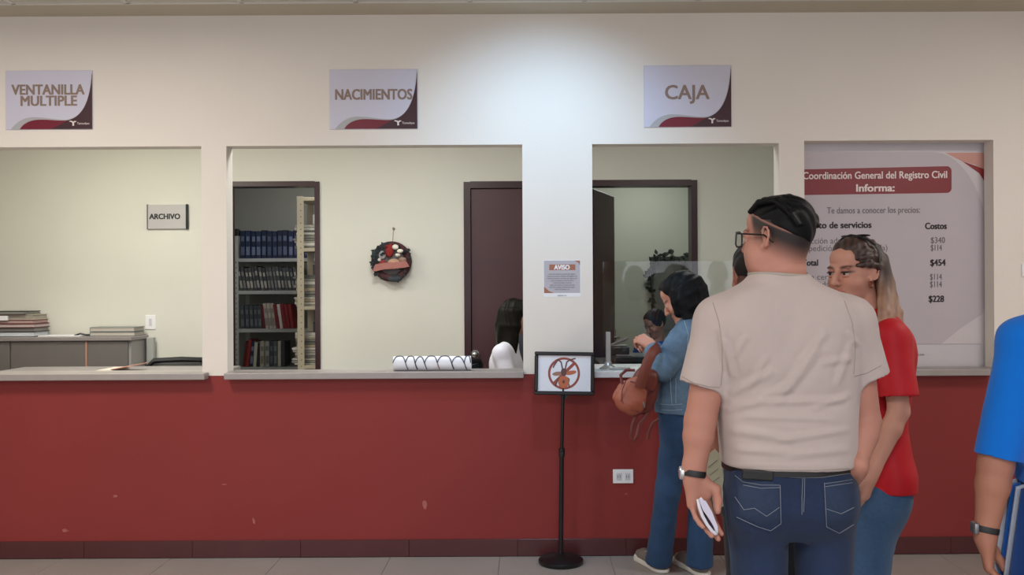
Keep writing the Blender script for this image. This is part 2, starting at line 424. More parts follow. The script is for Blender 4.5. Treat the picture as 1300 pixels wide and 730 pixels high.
sign(817.5, 83, 928, 162, [('CAJA', .49, .53, .29, .5)], 'sign reading CAJA above the cashier window')

# AVISO notice
a = P(690, 373, WY); b_ = P(737, 330, WY); w_ = b_.x-a.x; h_ = b_.z-a.z; cx = (a.x+b_.x)/2; cz = (a.z+b_.z)/2
r = empty('paper_notice', (cx, WY, cz), 'small printed notice headed AVISO on the white middle pier', 'notice')
y = WY-.0012
B().box((cx-w_/2, y, cz-h_/2-.018), (cx+w_/2, WY-.0002, cz+h_/2)).done('sheet', M_white, r)
B().box((cx-w_/2+.003, y-.0004, cz-h_/2+.004), (cx+w_/2-.003, y, cz+h_/2-.003)).done('printed_area', mat('lilac_grey_print', 'B4AFB6', .6, .03), r)
M_or = mat('terracotta_print', 'A0674F', .6, .03)
B().box((cx-w_*.34, y-.0008, cz+h_*.2), (cx+w_*.36, y-.0004, cz+h_*.37)).done('heading_band', M_or, r)
text('AVISO', .036, (cx, y-.001, cz+h_*.285), M_white, r, .0015, width=.085)
for k, wl in enumerate((.72, .8, .8, .62, .5, .66, .7, .4)):
    zz = cz+h_*(.08-.065*k)
    text(('recibo de tramites y servicios del registro civil en ventanilla')[:int(60*wl)], .011, (cx, y-.0006, zz), M_greyink, r, width=w_*wl)
cpt = [(-w_/2+.003, -h_/2+.004), (-w_/2+.06, -h_/2+.004), (-w_/2+.03, -h_/2+.016), (-w_/2+.003, -h_/2+.04)]
o = B().poly(cpt, .0003).done('corner_swoosh', M_or); o.location = (cx, y-.0005, cz); o.parent = r; o.matrix_parent_inverse = world_mat(r).inverted()
o = B().poly([(w_/2-.003, h_/2-.004), (w_/2-.035, h_/2-.004), (w_/2-.014, h_/2-.014), (w_/2-.003, h_/2-.03)], .0003).done('corner_swoosh', M_or); o.location = (cx, y-.0005, cz); o.parent = r; o.matrix_parent_inverse = world_mat(r).inverted()
text('REGISTRO CIVIL', .009, (cx, y-.0005, cz-h_/2-.010), M_greyink, r, width=.05)

# ARCHIVO sign on back wall, slightly bowed
a = P(188.5, 291, BY); b_ = P(239, 260, BY); cx = (a.x+b_.x)/2; cz = (a.z+b_.z)/2; w_ = b_.x-a.x; h_ = b_.z-a.z
r = empty('room_sign', (cx, BY, cz), 'small grey sign reading ARCHIVO on the pale back wall', 'sign')
B().box((cx-w_/2, BY-.02, cz-h_/2), (cx+w_/2, BY-.001, cz+h_/2), .003).done('sign_plate', mat('grey_sign_plate', 'B9B6B4', .4, .03), r)
B().box((cx+w_/2-.012, BY-.026, cz-h_/2-.003), (cx+w_/2+.004, BY-.001, cz+h_/2+.003), .002).done('side_rail', M_blackm, r)
B().box((cx-w_/2-.004, BY-.026, cz-h_/2-.003), (cx-w_/2+.005, BY-.001, cz+h_/2+.003), .002).done('side_rail', M_greyink, r)
text('ARCHIVO', .06, (cx-.02, BY-.021, cz+.003), M_ink, r, .0022, width=.245)

# ---------------- price poster behind the fourth opening ----------------
PY = WY+WT+.012
def Q(px, py): return P(px, py, PY)
pr = empty('price_poster', (Q(1130, 320).x, PY, Q(1130, 320).z), 'large grey price list poster behind the rightmost opening, headed in a red band', 'poster')
a = Q(993, 470); b_ = Q(1290, 170)
B().box((a.x, PY+.004, 1.03), (b_.x, PY+.012, b_.z)).done('backing_panel', mat('pale_backing_panel', 'C6C2C6', .3, .02), pr)
M_post = mat('grey_poster_print', 'B9B0B6', .45, .02)
M_post2 = mat('light_grey_poster_print', 'CAC3C6', .45, .02)
zb = Q(1130, 437).z; zt = Q(1130, 193).z; xr = Q(1251.5, 300).x
B().box((a.x, PY, zb), (xr+.06, PY+.004, zt)).done('poster_sheet', M_post2, pr)
def flat(pts, m, name, off):
    q = [Q(*p) for p in pts]; o = B().poly([(v.x, v.z) for v in q], .0004).done(name, m); o.location = (0, PY-off, 0)
    o.parent = pr; o.matrix_parent_inverse = world_mat(pr).inverted(); return o
disc = [(1000, 193), (1185, 193)] + [(1185+(1-math.cos(t))*0+72*math.sin(t), 330-137*math.cos(t)) for t in [k*math.pi/24 for k in range(1, 17)]] + [(1222, 415), (1195, 436.5), (1000, 436.5)]
flat(disc, M_post, 'grey_disc', .0002)
flat([(1200, 194), (1252, 194), (1252, 217), (1238, 209), (1222, 205)], mat('salmon_print', 'C79387', .5, .02), 'salmon_swoosh', .0006)
flat([(1222, 205), (1240, 211), (1252, 216), (1252, 234), (1243, 220)], mat('red_print', '8B2328', .5, .02), 'red_swoosh', .0009)
M_band = mat('red_band_print', '7E2029', .4, .03)
band = [(1000, 215.5), (1202, 211)] + [(1202+6*math.sin(t), 217-6*math.cos(t)) for t in (.4, .8, 1.2, 1.57)] + [(1208, 239)] + [(1202+6*math.cos(t), 239+6*math.sin(t)) for t in (.4, .8, 1.2, 1.57)] + [(1000, 248)]
flat(band, M_band, 'heading_band', .0006)
M_w2 = mat('white_ink', 'E4DAD8', .6, 0)
def ptxt(s, px, py, wpx, size_px, m, bold=.0, align='CENTER'):
    bold = bold*.75
    q = Q(px, py); sc = PY/FPX
    t = text(s, size_px*sc, (q.x, PY-.0012, q.z), m, pr, bold, align, width=wpx*sc); t.rotation_euler = (0, -ROLL*.6, 0)
ptxt('La Coordinación General del Registro Civil', 1104, 223.8, 196, 13, M_w2, .0012)
ptxt('Informa:', 1111, 238.5, 48, 13, M_w2, .0025)
ptxt('Te damos a conocer los precios:', 1109, 268, 118, 11.5, M_greyink, .0003)
ptxt('Concepto de servicios', 1055, 287, 102, 11.5, M_ink, .0022)
ptxt('Costos', 1188, 286.8, 27, 11.5, M_ink, .0022)
ptxt('Corrección administrativa', 1057, 305.5, 107, 11, M_greyink)
ptxt('(Expedición acta corregida)', 1070, 316, 113, 11, M_greyink)
ptxt('$340', 1190.5, 305.5, 18, 11, M_greyink, .0003)
ptxt('$114', 1188.5, 315, 14, 11, M_greyink, .0003)
ptxt('Total', 1028.5, 333.5, 20, 11, M_ink, .002)
ptxt('$454', 1190.5, 334, 19, 11.5, M_ink, .002)
ptxt('Copia certificada de acta', 1062, 352.5, 108, 11, M_greyink)
ptxt('(Búsqueda en el archivo)', 1062, 362, 108, 11, M_greyink)
ptxt('$114', 1188, 352, 15, 11, M_greyink, .0003)
ptxt('$114', 1188, 361.5, 15, 11, M_greyink, .0003)
ptxt('Total', 1028.5, 380.5, 20, 11, M_ink, .002)
ptxt('$228', 1188.5, 380, 19, 11.5, M_ink, .002)
ptxt('Registro Civil', 1165, 450.5, 16, 3, M_greyink)
# ---------------- framed sign stand ----------------
yb = 4.93
bp = P(712, 712, yb); bx = bp.x
st = empty('sign_stand', (bx, yb, 0), 'black pole sign stand with a framed no-mosquito notice before the red wall', 'sign stand')
B().lathe([(0, 0), (.118, 0), (.122, .006), (.122, .02), (.112, .028), (.04, .038), (.022, .05), (0, .05)], (bx, yb, 0), 40).done('base', M_blackm, st, True)
tp = P(715, 500, yb); md = P(713.2, 572, yb)
B().cyl((bx, yb, .045), (md.x, yb, md.z), .0125, n=20).cyl((md.x, yb, md.z), (tp.x, yb, tp.z+.03), .009, n=20).done('pole', M_blackm, st, True)
B().cyl((md.x, yb, md.z-.03), (md.x, yb, md.z+.012), .0165, n=20).cyl((md.x, yb-.01, md.z-.008), (md.x+.0, yb-.035, md.z-.008), .008, n=12).done('clamp_knob', M_black, st, True)
fc = P(716.5, 474, yb); fw, fh = 76*yb/FPX, 54.5*yb/FPX
FM = Matrix.Translation((fc.x, yb, fc.z)) @ Matrix.Rotation(R(1.1), 4, 'Y') @ Matrix.Rotation(R(-4), 4, 'X')
fr = .020
b = B()
for lo, hi in (((-fw/2, -.012, fh/2-fr), (fw/2, .014, fh/2)), ((-fw/2, -.012, -fh/2), (fw/2, .014, -fh/2+fr)), ((-fw/2, -.012, -fh/2+fr), (-fw/2+fr, .014, fh/2-fr)), ((fw/2-fr, -.012, -fh/2+fr), (fw/2, .014, fh/2-fr))):
    b.box(lo, hi, .004)
b.box((-fw/2+.004, .008, -fh/2+.004), (fw/2-.004, .013, fh/2-.004)); b.box((-.02, .013, -fh/2-.02), (.02, .024, .02))
b.xf(FM).done('frame', M_blackm, st)
M_sheet = mat('bluish_white_sheet', 'D9DEEA', .3, .01)
sh = B().box((-fw/2+.014, -.001, -fh/2+.014), (fw/2-.014, .006, fh/2-.014)).xf(FM).done('sheet', M_sheet, st)
M_ban = mat('brownish_red_print', '8E463C', .5, .05)
M_ban2 = mat('dark_brown_print', '5A3B38', .5, .05)
M_ban3 = mat('orange_brown_print', 'B0603F', .5, .05)
def onsheet(pts, m, name, off=.0014):
    return B().poly(pts, .0005).xf(FM @ Matrix.Translation((0, -off+.0, 0))).done(name, m, st)
rr = .087; cxx = -.002
b = B(); n = 48
o_, i_ = [], []
for k in range(n):
    t = 2*math.pi*k/n
    o_.append((math.cos(t)*rr, math.sin(t)*rr)); i_.append((math.cos(t)*(rr-.0125), math.sin(t)*(rr-.0125)))
for k in range(n):
    j = (k+1) % n
    vs = [b.bm.verts.new((x+cxx, -.0018, z)) for x, z in (o_[k], o_[j], i_[j], i_[k])]; b.bm.faces.new(vs)
bmesh.ops.remove_doubles(b.bm, verts=b.bm.verts, dist=1e-6)
b.xf(FM).done('prohibition_ring', M_ban, st)
dx = .0057; q = (rr-.008)/math.sqrt(2)
onsheet([(cxx-q-dx, -q+dx), (cxx-q+dx, -q-dx), (cxx+q+dx, q-dx), (cxx+q-dx, q+dx)], M_ban, 'prohibition_bar', .0016)
def ell(cx_, cz_, a_, b_, rot, n=14):
    return [(cx_+a_*math.cos(t)*math.cos(rot)-b_*math.sin(t)*math.sin(rot), cz_+a_*math.cos(t)*math.sin(rot)+b_*math.sin(t)*math.cos(rot)) for t in [2*math.pi*k/n for k in range(n)]]
onsheet(ell(-.036, -.002, .03, .011, .12), mat('taupe_print', '94705F', .5, .05), 'insect_wing', .002)
onsheet(ell(.034, .004, .032, .011, .2), M_ban3, 'insect_wing', .002)
onsheet(ell(-.004, .006, .015, .022, .1), M_ban2, 'insect_thorax', .0024)
onsheet(ell(-.004, -.046, .030, .034, 0), M_ban3, 'insect_abdomen', .0022)
onsheet(ell(-.004, -.045, .007, .010, 0), M_ban2, 'insect_mark', .0028)
def stroke(p, m, wd=.0035):
    for (x0, z0), (x1, z1) in zip(p, p[1:]):
        d = Vector((x1-x0, z1-z0)); d.normalize(); nx, nz = -d.y*wd, d.x*wd
        yield [(x0+nx, z0+nz), (x1+nx, z1+nz), (x1-nx, z1-nz), (x0-nx, z0-nz)]
for leg in ([(-.01, .02), (-.018, .06), (-.035, .075), (-.055, .045), (-.062, .03)], [(.004, .02), (.012, .062), (.03, .074), (.06, .082)], [(-.016, -.02), (-.034, -.03), (-.045, -.06), (-.05, -.07)],
            [(.01, -.02), (.026, -.03), (.022, -.055), (.03, -.075)], [(-.02, -.03), (-.028, -.05), (-.024, -.07)]):
    bl = B()
    for qd in stroke(leg, None): 
        vs = [bl.bm.verts.new((x, -.0026, z)) for x, z in qd]; bl.bm.faces.new(vs)
    bl.xf(FM).done('insect_leg', M_ban2, st)

# ---------------- sneeze guard glass ----------------
gy = 5.14
M_glass = bpy.data.materials.new('clear_glass'); M_glass.use_nodes = True
N = M_glass.node_tree.nodes; Lk = M_glass.node_tree.links; N.remove(N['Principled BSDF'])
tr = N.new('ShaderNodeBsdfTransparent'); tr.inputs[0].default_value = (.93, .95, .945, 1)
gl = N.new('ShaderNodeBsdfGlossy'); gl.inputs['Roughness'].default_value = .03
lw = N.new('ShaderNodeLayerWeight'); fz = N.new('ShaderNodeMath'); fz.operation = 'POWER'; Lk.new(lw.outputs['Facing'], fz.inputs[0]); fz.inputs[1].default_value = 4; fz2 = N.new('ShaderNodeMath'); fz2.operation = 'MULTIPLY_ADD'; Lk.new(fz.outputs[0], fz2.inputs[0]); fz2.inputs[1].default_value = .7; fz2.inputs[2].default_value = .045; fz = fz2
ms = N.new('ShaderNodeMixShader'); Lk.new(fz.outputs[0], ms.inputs[0]); Lk.new(tr.outputs[0], ms.inputs[1]); Lk.new(gl.outputs[0], ms.inputs[2]); Lk.new(ms.outputs[0], N['Material Output'].inputs[0])
MATS['clear_glass'] = M_glass
a = P(766, 460, gy); b_ = P(984, 331, gy); zt = P(870, 331.5, gy).z
sg = empty('sneeze_guard', ((a.x+b_.x)/2, gy, 1.036), 'clear glass screen standing on the white cashier counter', 'glass screen')
B().box((a.x, gy-.003, 1.045), (b_.x-.01, gy+.003, zt)).done('glass_pane', M_glass, sg)
M_alu = mat('satin_aluminium', 'A8A8A6', .35, .03, metal=.8)
q = P(772, 440, gy)
for xx in (q.x, b_.x-.06):
    B().box((xx-.014, gy-.018, 1.042), (xx+.014, gy-.004, P(772, 421, gy).z), .003).done('bracket_post', M_alu, sg)
    B().lathe([(0, .0), (.05, .0), (.05, .006), (.026, .02), (.018, .04), (0, .04)], (xx, gy-.012, 1.036), 20).box((xx-.01, gy-.06, 1.036), (xx+.12, gy-.02, 1.048), .003).done('bracket_foot', M_alu, sg, True)

# items on the desk behind the cashier window
dk = empty('office_desk', (1.0, 6.6, 0), 'dark desk top behind the cashier glass carrying the printer', 'desk')
zt = P(800, 462, 6.3).z
B().box((.5, 6.25, zt-.03), (1.95, 6.9, zt), .004).done('desk_top', M_black, dk)
B().box((.52, 6.3, 0), (.56, 6.85, zt-.03)).done('side_panel', M_black, dk); B().box((1.88, 6.3, 0), (1.92, 6.85, zt-.03)).done('side_panel', M_black, dk)
tr_ = empty('printer', (P(800, 455, 6.4).x, 6.4, zt), 'low black printer with papers behind the cashier glass', 'printer')
a = P(779, 455, 6.35).x; b_ = P(826, 455, 6.35).x
B().box((a, 6.35, zt), (b_+.02, 6.7, zt+.05), .01, seg=2).box((a, 6.42, zt+.05), (a+.12, 6.7, zt+.11), .01, seg=2).done('housing', M_black, tr_)
B().box((a+.02, 6.36, zt+.051), (a+.13, 6.42, zt+.056)).done('paper_tray', M_greyink, tr_)
hp = empty('desk_stapler', (P(790, 440, 6.4).x, 6.4, zt+.11), 'grey stapler and clips on top of the black printer', 'stapler')
c0 = P(786, 441, 6.45)
B().box((-.07, -.015, 0), (.06, .015, .012), .004).xf(Matrix.Translation((c0.x, 6.5, zt+.11))).done('base', M_alu, hp)
B().box((-.07, -.015, .0), (.08, .015, .018), .005).xf(Matrix.Translation((c0.x, 6.5, zt+.13)) @ Matrix.Rotation(R(-22), 4, 'Y')).done('arm', M_greyink, hp)

# wreath-hung board in the inner office
gyb = 9.79
a = P(829, 384, gyb); b_ = P(878, 328, gyb)
wb_ = empty('wall_board', ((a.x+b_.x)/2, gyb, (a.z+b_.z)/2), 'dark grey board in the inner office behind the cashier door', 'board')
B().box((a.x, gyb-.03, a.z-.3), (b_.x+.05, gyb, b_.z), .004).done('board_panel', mat('grey_board', '6E6D66', .5, .05), wb_)
B().box((a.x-.02, gyb-.04, b_.z-.01), (b_.x+.07, gyb, b_.z+.02), .004).box((a.x-.02, gyb-.04, a.z-.3), (a.x, gyb, b_.z), .004).done('board_frame', mat('board_frame_grey', '57564F', .5, .05), wb_)
gd = empty('leafy_garland', (a.x, gyb-.05, b_.z), 'dark leafy garland draped over the grey board', 'garland')
path = [P(878, 327, gyb-.06), P(866, 329, gyb-.06), P(855, 326, gyb-.06), P(845, 327, gyb-.06), P(835, 326, gyb-.06), P(828, 330, gyb-.06), P(824, 345, gyb-.06), P(826, 360, gyb-.06), P(828, 375, gyb-.06), P(830, 392, gyb-.06)]
B().tube(path, .006).done('vine', mat('dark_vine', '23261F', .8, .1), gd)
lm = None; M_leaf = mat('dark_leaf', '2B3129', .7, .15)
bmL = B(); bmL.bm.verts.new((0, 0, 0)); 
def leafmesh():
    bm = bmesh.new(); pr_ = [(0, 0), (.018, .02), (.02, .04), (0, .07), (-.02, .04), (-.018, .02)]
    f = [bm.verts.new((x, -.004 if i in (0, 3) else .004, z)) for i, (x, z) in enumerate(pr_)]; g = [bm.verts.new((v.co.x, v.co.y+.002, v.co.z)) for v in f]
    bm.faces.new(f); bm.faces.new(g[::-1])
    for i in range(6): bm.faces.new((f[i], f[(i+1) % 6], g[(i+1) % 6], g[i]))
    me = bpy.data.meshes.new('leaf'); bm.to_mesh(me); bm.free(); me.materials.append(M_leaf); return me
lme = leafmesh(); bmL.bm.free()
for k in range(64):
    t = random.random()*(len(path)-1); i = min(int(t), len(path)-2); p = path[i].lerp(path[i+1], t-i)
    o = bpy.data.objects.new('leaf', lme); COL.objects.link(o); o.location = p+Vector((random.uniform(-.02, .02), random.uniform(-.03, 0), random.uniform(-.02, .03)))
    o.rotation_euler = (random.uniform(-.6, .6), random.uniform(-3, 3), random.uniform(-.8, .8)); o.scale = [random.uniform(.7, 1.2)]*3
    o.parent = gd; o.matrix_parent_inverse = world_mat(gd).inverted()

# ---------------- grey cabinet in the left bay ----------------
cy0, cy1 = 6.97, 7.27
cz1 = P(60, 433, cy0).z+.0; top_z = cz1+.03
xr_ = P(165, 440, cy0).x; xl_ = -4.9
cb = empty('low_cabinet', ((xr_+xl_)/2, (cy0+cy1)/2, 0), 'long low grey office cabinet against the left back wall', 'cabinet')
M_cab = mat('dark_grey_laminate', '6E6A67', .45, .04); M_cabt = mat('mid_grey_laminate', '8E8786', .35, .04)
B().box((xl_, cy0-.02, top_z-.03), (xr_+.02, cy1, top_z), .004).done('cabinet_top', M_cabt, cb)
B().box((xl_, cy0+.02, .08), (xr_-.0, cy1, top_z-.03)).box((xl_, cy0+.05, 0), (xr_-.03, cy1, .08)).done('carcass', mat('grey_carcass', '9C9895', .5, .04), cb)
edges = [P(13, 440, cy0).x, P(110, 440, cy0).x, P(163, 440, cy0).x]
xs_ = [xl_, edges[0]-1.18, edges[0]-.59] + edges
xs_ = [xl_, edges[0]-.6]+edges
for k, (a, b_) in enumerate(zip(xs_, xs_[1:])):
    dr = B().box((a+.006, cy0, .1), (b_-.006, cy0+.018, top_z-.036), .002).done('cabinet_door', M_cab, cb)
    if k < 3: B().box((b_-.045, cy0-.02, .72), (b_-.035, cy0-.0, .84), .003).done('door_pull', M_chrome, dr)
B().box((edges[1]-.008, cy0-.004, .09), (edges[1]+.004, cy0+.02, top_z-.032)).done('edge_strip', mat('salmon_edge_strip', 'B98A78', .5, .04), cb)
# wall bracket end at right
B().box((xr_+.02, cy1-.05, .0), (xr_+.075, cy1+.0, top_z-.02), .004).done('end_panel', mat('light_grey_end_panel', 'A5A6A2', .5, .04), cb)

# book stack on cabinet (each book its own thing)
def ledger(name, lo, hi, cover, page, label, group=None, side='x', spine='A'):
    """closed book lying flat; lo/hi corners; cover boards + page block"""
    r = empty(name, ((lo[0]+hi[0])/2, (lo[1]+hi[1])/2, lo[2]), label, 'book', group)
    t = min(.004, (hi[2]-lo[2])*.2)
    B().box(lo, (hi[0], hi[1], lo[2]+t)).box((lo[0], lo[1], hi[2]-t), hi).box(lo, (lo[0]+t, hi[1], hi[2])).done('cover', cover, r)
    B().box((lo[0]+t, lo[1]+.004, lo[2]+t), (hi[0]-.006, hi[1]-.004, hi[2]-t)).done('page_block', page, r)
    return r
M_pg = mat('page_edges', 'B7AFA6', .8, .1, 3, stretch=(1, 1, 300))
zc = top_z
sc = 7.0/FPX
spec = [(-30, 41, '2A2C33', 'C4C8CF', 6.5, 'grey and white ledger at the bottom of the left stack'),
        (-25, 41, '4A4648', '8B8784', 5.2, 'dark grey book second from the bottom of the left stack'),
        (-35, 42, '5B1C26', 'B9A9A6', 5, 'wine red book with pale pages low in the left stack'),
        (-30, 40, '6B2A2E', 'A98F8B', 5, 'red book in the middle of the left stack'),
        (-22, 39, 'B9B19F', '9C9489', 7, 'cream labelled book second from the top of the left stack'),
        (-20, 30, '1E1F22', '8E8B86', 4, 'thin black book topmost on the left stack')]
for (a, b_, cc, pc, t, lab) in spec:
    x0 = P(a, 425, 7.0).x; x1 = P(b_, 425, 7.0).x; th = t*sc
    rb = ledger('book', (x0, 7.03+random.uniform(-.01, .01), zc+.0005), (x1, 7.25, zc+th), mat('cover_'+cc, cc, .5, .05), mat('pages_'+pc, pc, .8, .08), lab)
    # pale fore-edge wrap seen at the front right
    zc += th
B().box((P(-10, 425, 7.02).x, 7.008, zc-.07), (P(10.5, 425, 7.02).x, 7.022, zc-.035)).done('title_label', M_white, rb)
# grey folder stack + loose sheets
x0 = P(113, 420, 7.05).x; x1 = P(170.5, 420, 7.05).x
for k, (cc, lab) in enumerate((('6F7573', 'dark grey folder at the bottom of the folder pair on the cabinet'), ('8C918C', 'lighter grey folder on top of the folder pair on the cabinet'))):
    ledger('folder', (x0, 7.06, top_z+.001+k*.036), (x1-.002*k, 7.25, top_z+.034+k*.036), mat('folder_'+cc, cc, .5, .05), M_pg, lab)['category'] = 'folder'
def sheet(name, pts, m, label, cat='paper', group=None, th=.002):
    b = B(); v = [b.bm.verts.new(p) for p in pts]; v2 = [b.bm.verts.new(Vector(p)+Vector((0, 0, th))) for p in pts]
    b.bm.faces.new(v[::-1]); b.bm.faces.new(v2)
    n = len(pts)
    for i in range(n): b.bm.faces.new((v[i], v[(i+1) % n], v2[(i+1) % n], v2[i]))
    return tag(b.done(name, m), label, cat, group)
a = P(50, 425, 7.05).x; b_ = P(110, 425, 7.05).x
sheet('paper_sheet', [(a, 7.03, top_z+.001), (b_-.04, 7.02, top_z+.001), (b_-.02, 7.2, top_z+.001), (a+.02, 7.22, top_z+.001)], M_white, 'loose white sheets between the book stack and the folders', th=.008)
B().tube([(b_-.09, 7.04, top_z+.006), (b_-.05, 7.05, top_z+.022), (b_-.01, 7.06, top_z+.012), (b_+.02, 7.08, top_z+.01)], .007).done('pen', M_black).__setitem__('label', 'black pen lying beside the grey folders'); bpy.data.objects['pen']['category'] = 'pen'
# desk surface inside left bay with papers and office chair
zd = P(150, 468, 6.0).z
dk2 = empty('office_desk', (-2.9, 5.9, 0), 'low grey desk behind the leftmost window, mostly hidden by the counter', 'desk')
B().box((-3.5, 5.5, zd-.035), (-2.0, 6.3, zd-.01), .004).done('desk_top', M_cabt, dk2); B().box((-3.48, 5.55, 0), (-3.44, 6.25, zd-.035)).done('side_panel', M_cab, dk2); B().box((-2.06, 5.55, 0), (-2.02, 6.25, zd-.035)).done('side_panel', M_cab, dk2)
a = P(128, 468, 5.9); c = P(166, 463, 6.1)
tag(B().box((a.x, 5.8, zd-.009), (c.x, 6.1, zd+.004)).done('paper_stack', mat('cream_paper', 'CFC4B6', .7, .05)), 'loose papers on the desk behind the leftmost counter', 'paper')
tag(B().box((0, -.11, 0), (.15, .11, .006), .002).xf(Matrix.Translation((a.x+.09, 5.95, zd+.004)) @ Matrix.Rotation(R(-10), 4, 'Y')).done('paper_folder', mat('salmon_folder', 'B98474', .7, .05)), 'salmon paper folder tilted on the loose papers', 'folder')

def office_chair(x, y, rz, zb_top, label, wd=.42):
    r = empty('office_chair', (x, y, 0), label, 'chair', rz=rz); M = Matrix.Translation((x, y, 0)) @ Matrix.Rotation(rz, 4, 'Z')
    hb = zb_top-.02
    b = B(); n = 10; z0 = hb-.42
    fr_ = [(-wd/2, z0), (-wd/2-.01, hb-.03), (-wd/2+.02, hb), (0, hb+.006), (wd/2-.02, hb), (wd/2+.01, hb-.03), (wd/2, z0)]
    b.tube([(x_, -.22-.04*math.cos(x_/wd*3), z_) for x_, z_ in fr_]+[], .021, 8, True).xf(M).done('backrest_frame', M_black, r, True)
    b = B()
    for i in range(40):
        xx = -wd/2+wd*i/39; b.box((xx-.0038, -.225-.04*math.cos(xx/wd*3), z0), (xx+.003, -.219-.04*math.cos(xx/wd*3), hb-.005))
    for i in range(30):
        zz = z0+(hb-z0)*i/30; b.box((-wd/2, -.262, zz-.002), (wd/2, -.222, zz+.002))
    mesh_ = b.xf(M).done('backrest_mesh', mat('charcoal_mesh', '3A3C40', .8, .05), r)
    B().box((-.23, -.2, .44), (.23, .24, .52), .04, seg=3).xf(M).done('seat', M_black, r, True)
    B().cyl((0, 0, .1), (0, 0, .44), .025).box((-.02, -.25, .42), (.02, 0, .45), .004).box((-.02, -.27, .42), (.02, -.24, z0+.1), .004).xf(M).done('gas_column', M_blackm, r, True)
    for k in range(5):
        t = 2*math.pi*k/5
        B().cyl((0, 0, .1), (.27*math.cos(t), .27*math.sin(t), .07), .02, .014, 8).xf(M).done('base_arm', M_black, r)
        B().ball((.27*math.cos(t), .27*math.sin(t), .03), .03, (1, .6, 1), 10).xf(M).done('caster', M_black, r, True)
    return r
oc = P(224, 456, 6.55)
office_chair(oc.x, 6.45, R(185), oc.z, 'black mesh office chair showing above the leftmost counter end')

# ---------------- rolled paper bundle on the middle counter ----------------
ry = 5.10; a = P(500, 457, ry); b_ = P(598, 457, ry); rad = 9.0*ry/FPX; zc_ = 1.0365+rad
rp = empty('paper_roll', ((a.x+b_.x)/2, ry, 1.036), 'white rolled paper bundle tied with dark scalloped cord on the counter', 'paper roll')
prof = []
b = B(); n = 28; turns = 1.0
b.cyl((a.x, ry, zc_), (b_.x, ry, zc_), rad, n=28, cap=False)
b.cyl((a.x, ry, zc_), (b_.x, ry, zc_), rad*.86, n=28, cap=False)
b.cyl((a.x+.004, ry, zc_), (b_.x-.004, ry, zc_), rad*.8, n=28, cap=True)
b.done('roll', mat('translucent_white_paper', 'E4E5EA', .45, .04, 20), rp, True)
M_cord = mat('dark_blue_cord', '34364A', .6, .05)
pxs = [500, 516, 528, 540, 556, 574, 590, 598]
for i, (p0, p1) in enumerate(zip(pxs, pxs[1:])):
    x0, x1 = P(p0, 457, ry).x, P(p1, 457, ry).x; pts = []
    for k in range(13):
        t = k/12; u = (t*2-1); an = R(8+ 74*(1-abs(u)**2.4))   # angle up over the front of the roll
        if i % 3 == 2: an = R(2+66*(1-abs(u)**2.0))
        pts.append((x0+(x1-x0)*t, ry-math.cos(an)*(rad+.002), zc_+math.sin(an)*(rad+.002)))
    B().tube(pts, .0028, 6).done('cord', M_cord, rp)
    if i: 
        aa = [R(a_) for a_ in (10, -10, -30, -48)]
        B().tube([(x0+.004*j, ry-math.cos(t)*(rad+.002), zc_+math.sin(t)*(rad+.002)) for j, t in enumerate(aa)], .0035 if i in (2, 5) else .0025, 6).done('cord', mat('rust_cord', '7A4A44', .6, .05) if i == 4 else M_cord, rp)

# ---------------- wreath ----------------
wc = P(497, 332, BY-.04); wr = .155
wt = empty('wall_wreath', (wc.x, BY-.02, wc.z), 'round dark holiday wreath with felt figures and a pink banner', 'wreath')
b = B().tube([(wc.x+wr*.86*math.cos(t), wc.y, wc.z+wr*.86*math.sin(t)) for t in [2*math.pi*k/32 for k in range(32)]], .03, 10, True)
b.done('ring', mat('wine_ring', '4A2A2C', .9, .2, 30), wt, True)
M_fir = mat('dark_fir', '30363A', .9, .2, 40)
tm_ = []
for k in range(170):
    t = random.uniform(0, 2*math.pi) if k < 45 else random.uniform(2.0, 3.9)
    rr_ = wr*random.uniform(.66, 1.0); c = Vector((wc.x+rr_*math.cos(t), wc.y-random.uniform(.02, .045), wc.z+rr_*math.sin(t)))
    o = bpy.data.objects.new('fir_sprig', lme if k else lme); 
    o.data = bpy.data.meshes.get('fir_sprig') or lme.copy()
    if o.data.name != 'fir_sprig': o.data.name = 'fir_sprig'; o.data.materials.clear(); o.data.materials.append(M_fir)
    COL.objects.link(o); o.location = c; o.rotation_euler = (random.uniform(-.5, .5), random.uniform(-3, 3), random.uniform(-.7, .7)); o.scale = [random.uniform(.35, .6)]*3
    o.parent = wt; o.matrix_parent_inverse = world_mat(wt).inverted()
def felt(px, py, r_, sc_, hx_, name, off=.05):
    p = P(px, py, BY-.04)
    B().ball((p.x, wc.y-off+.02, p.z), r_, sc_, 14).done(name, mat('felt_'+hx_, hx_, .95, .2, 60), wt, True)
B().lathe([(0, 0), (.125, 0), (.125, .01), (0, .012)]).xf(Matrix.Translation(wc) @ Matrix.Rotation(R(90), 4, 'X')).done('backing_disc', mat('felt_6E6A68', '6E6A68', .95, .1), wt, True)
felt(495, 318, .05, (.75, .4, 1.1), '8C2A26', 'felt_cap'); felt(503, 314, .026, (1, .6, .8), 'E8E2D4', 'pompom', .065); felt(509, 319, .02, (1.3, .6, .8), 'E8E2D4', 'felt_trim', .065)
felt(501, 333, .05, (1.0, .4, .55), 'B8917A', 'felt_face'); felt(501, 337, .036, (1.0, .5, .8), 'D8D6DA', 'felt_beard', .058)
felt(486, 324, .036, (.8, .4, 1), 'A7A3A4', 'felt_figure'); felt(487, 334, .03, (1.1, .5, .9), '7E3230', 'felt_scarf', .058)
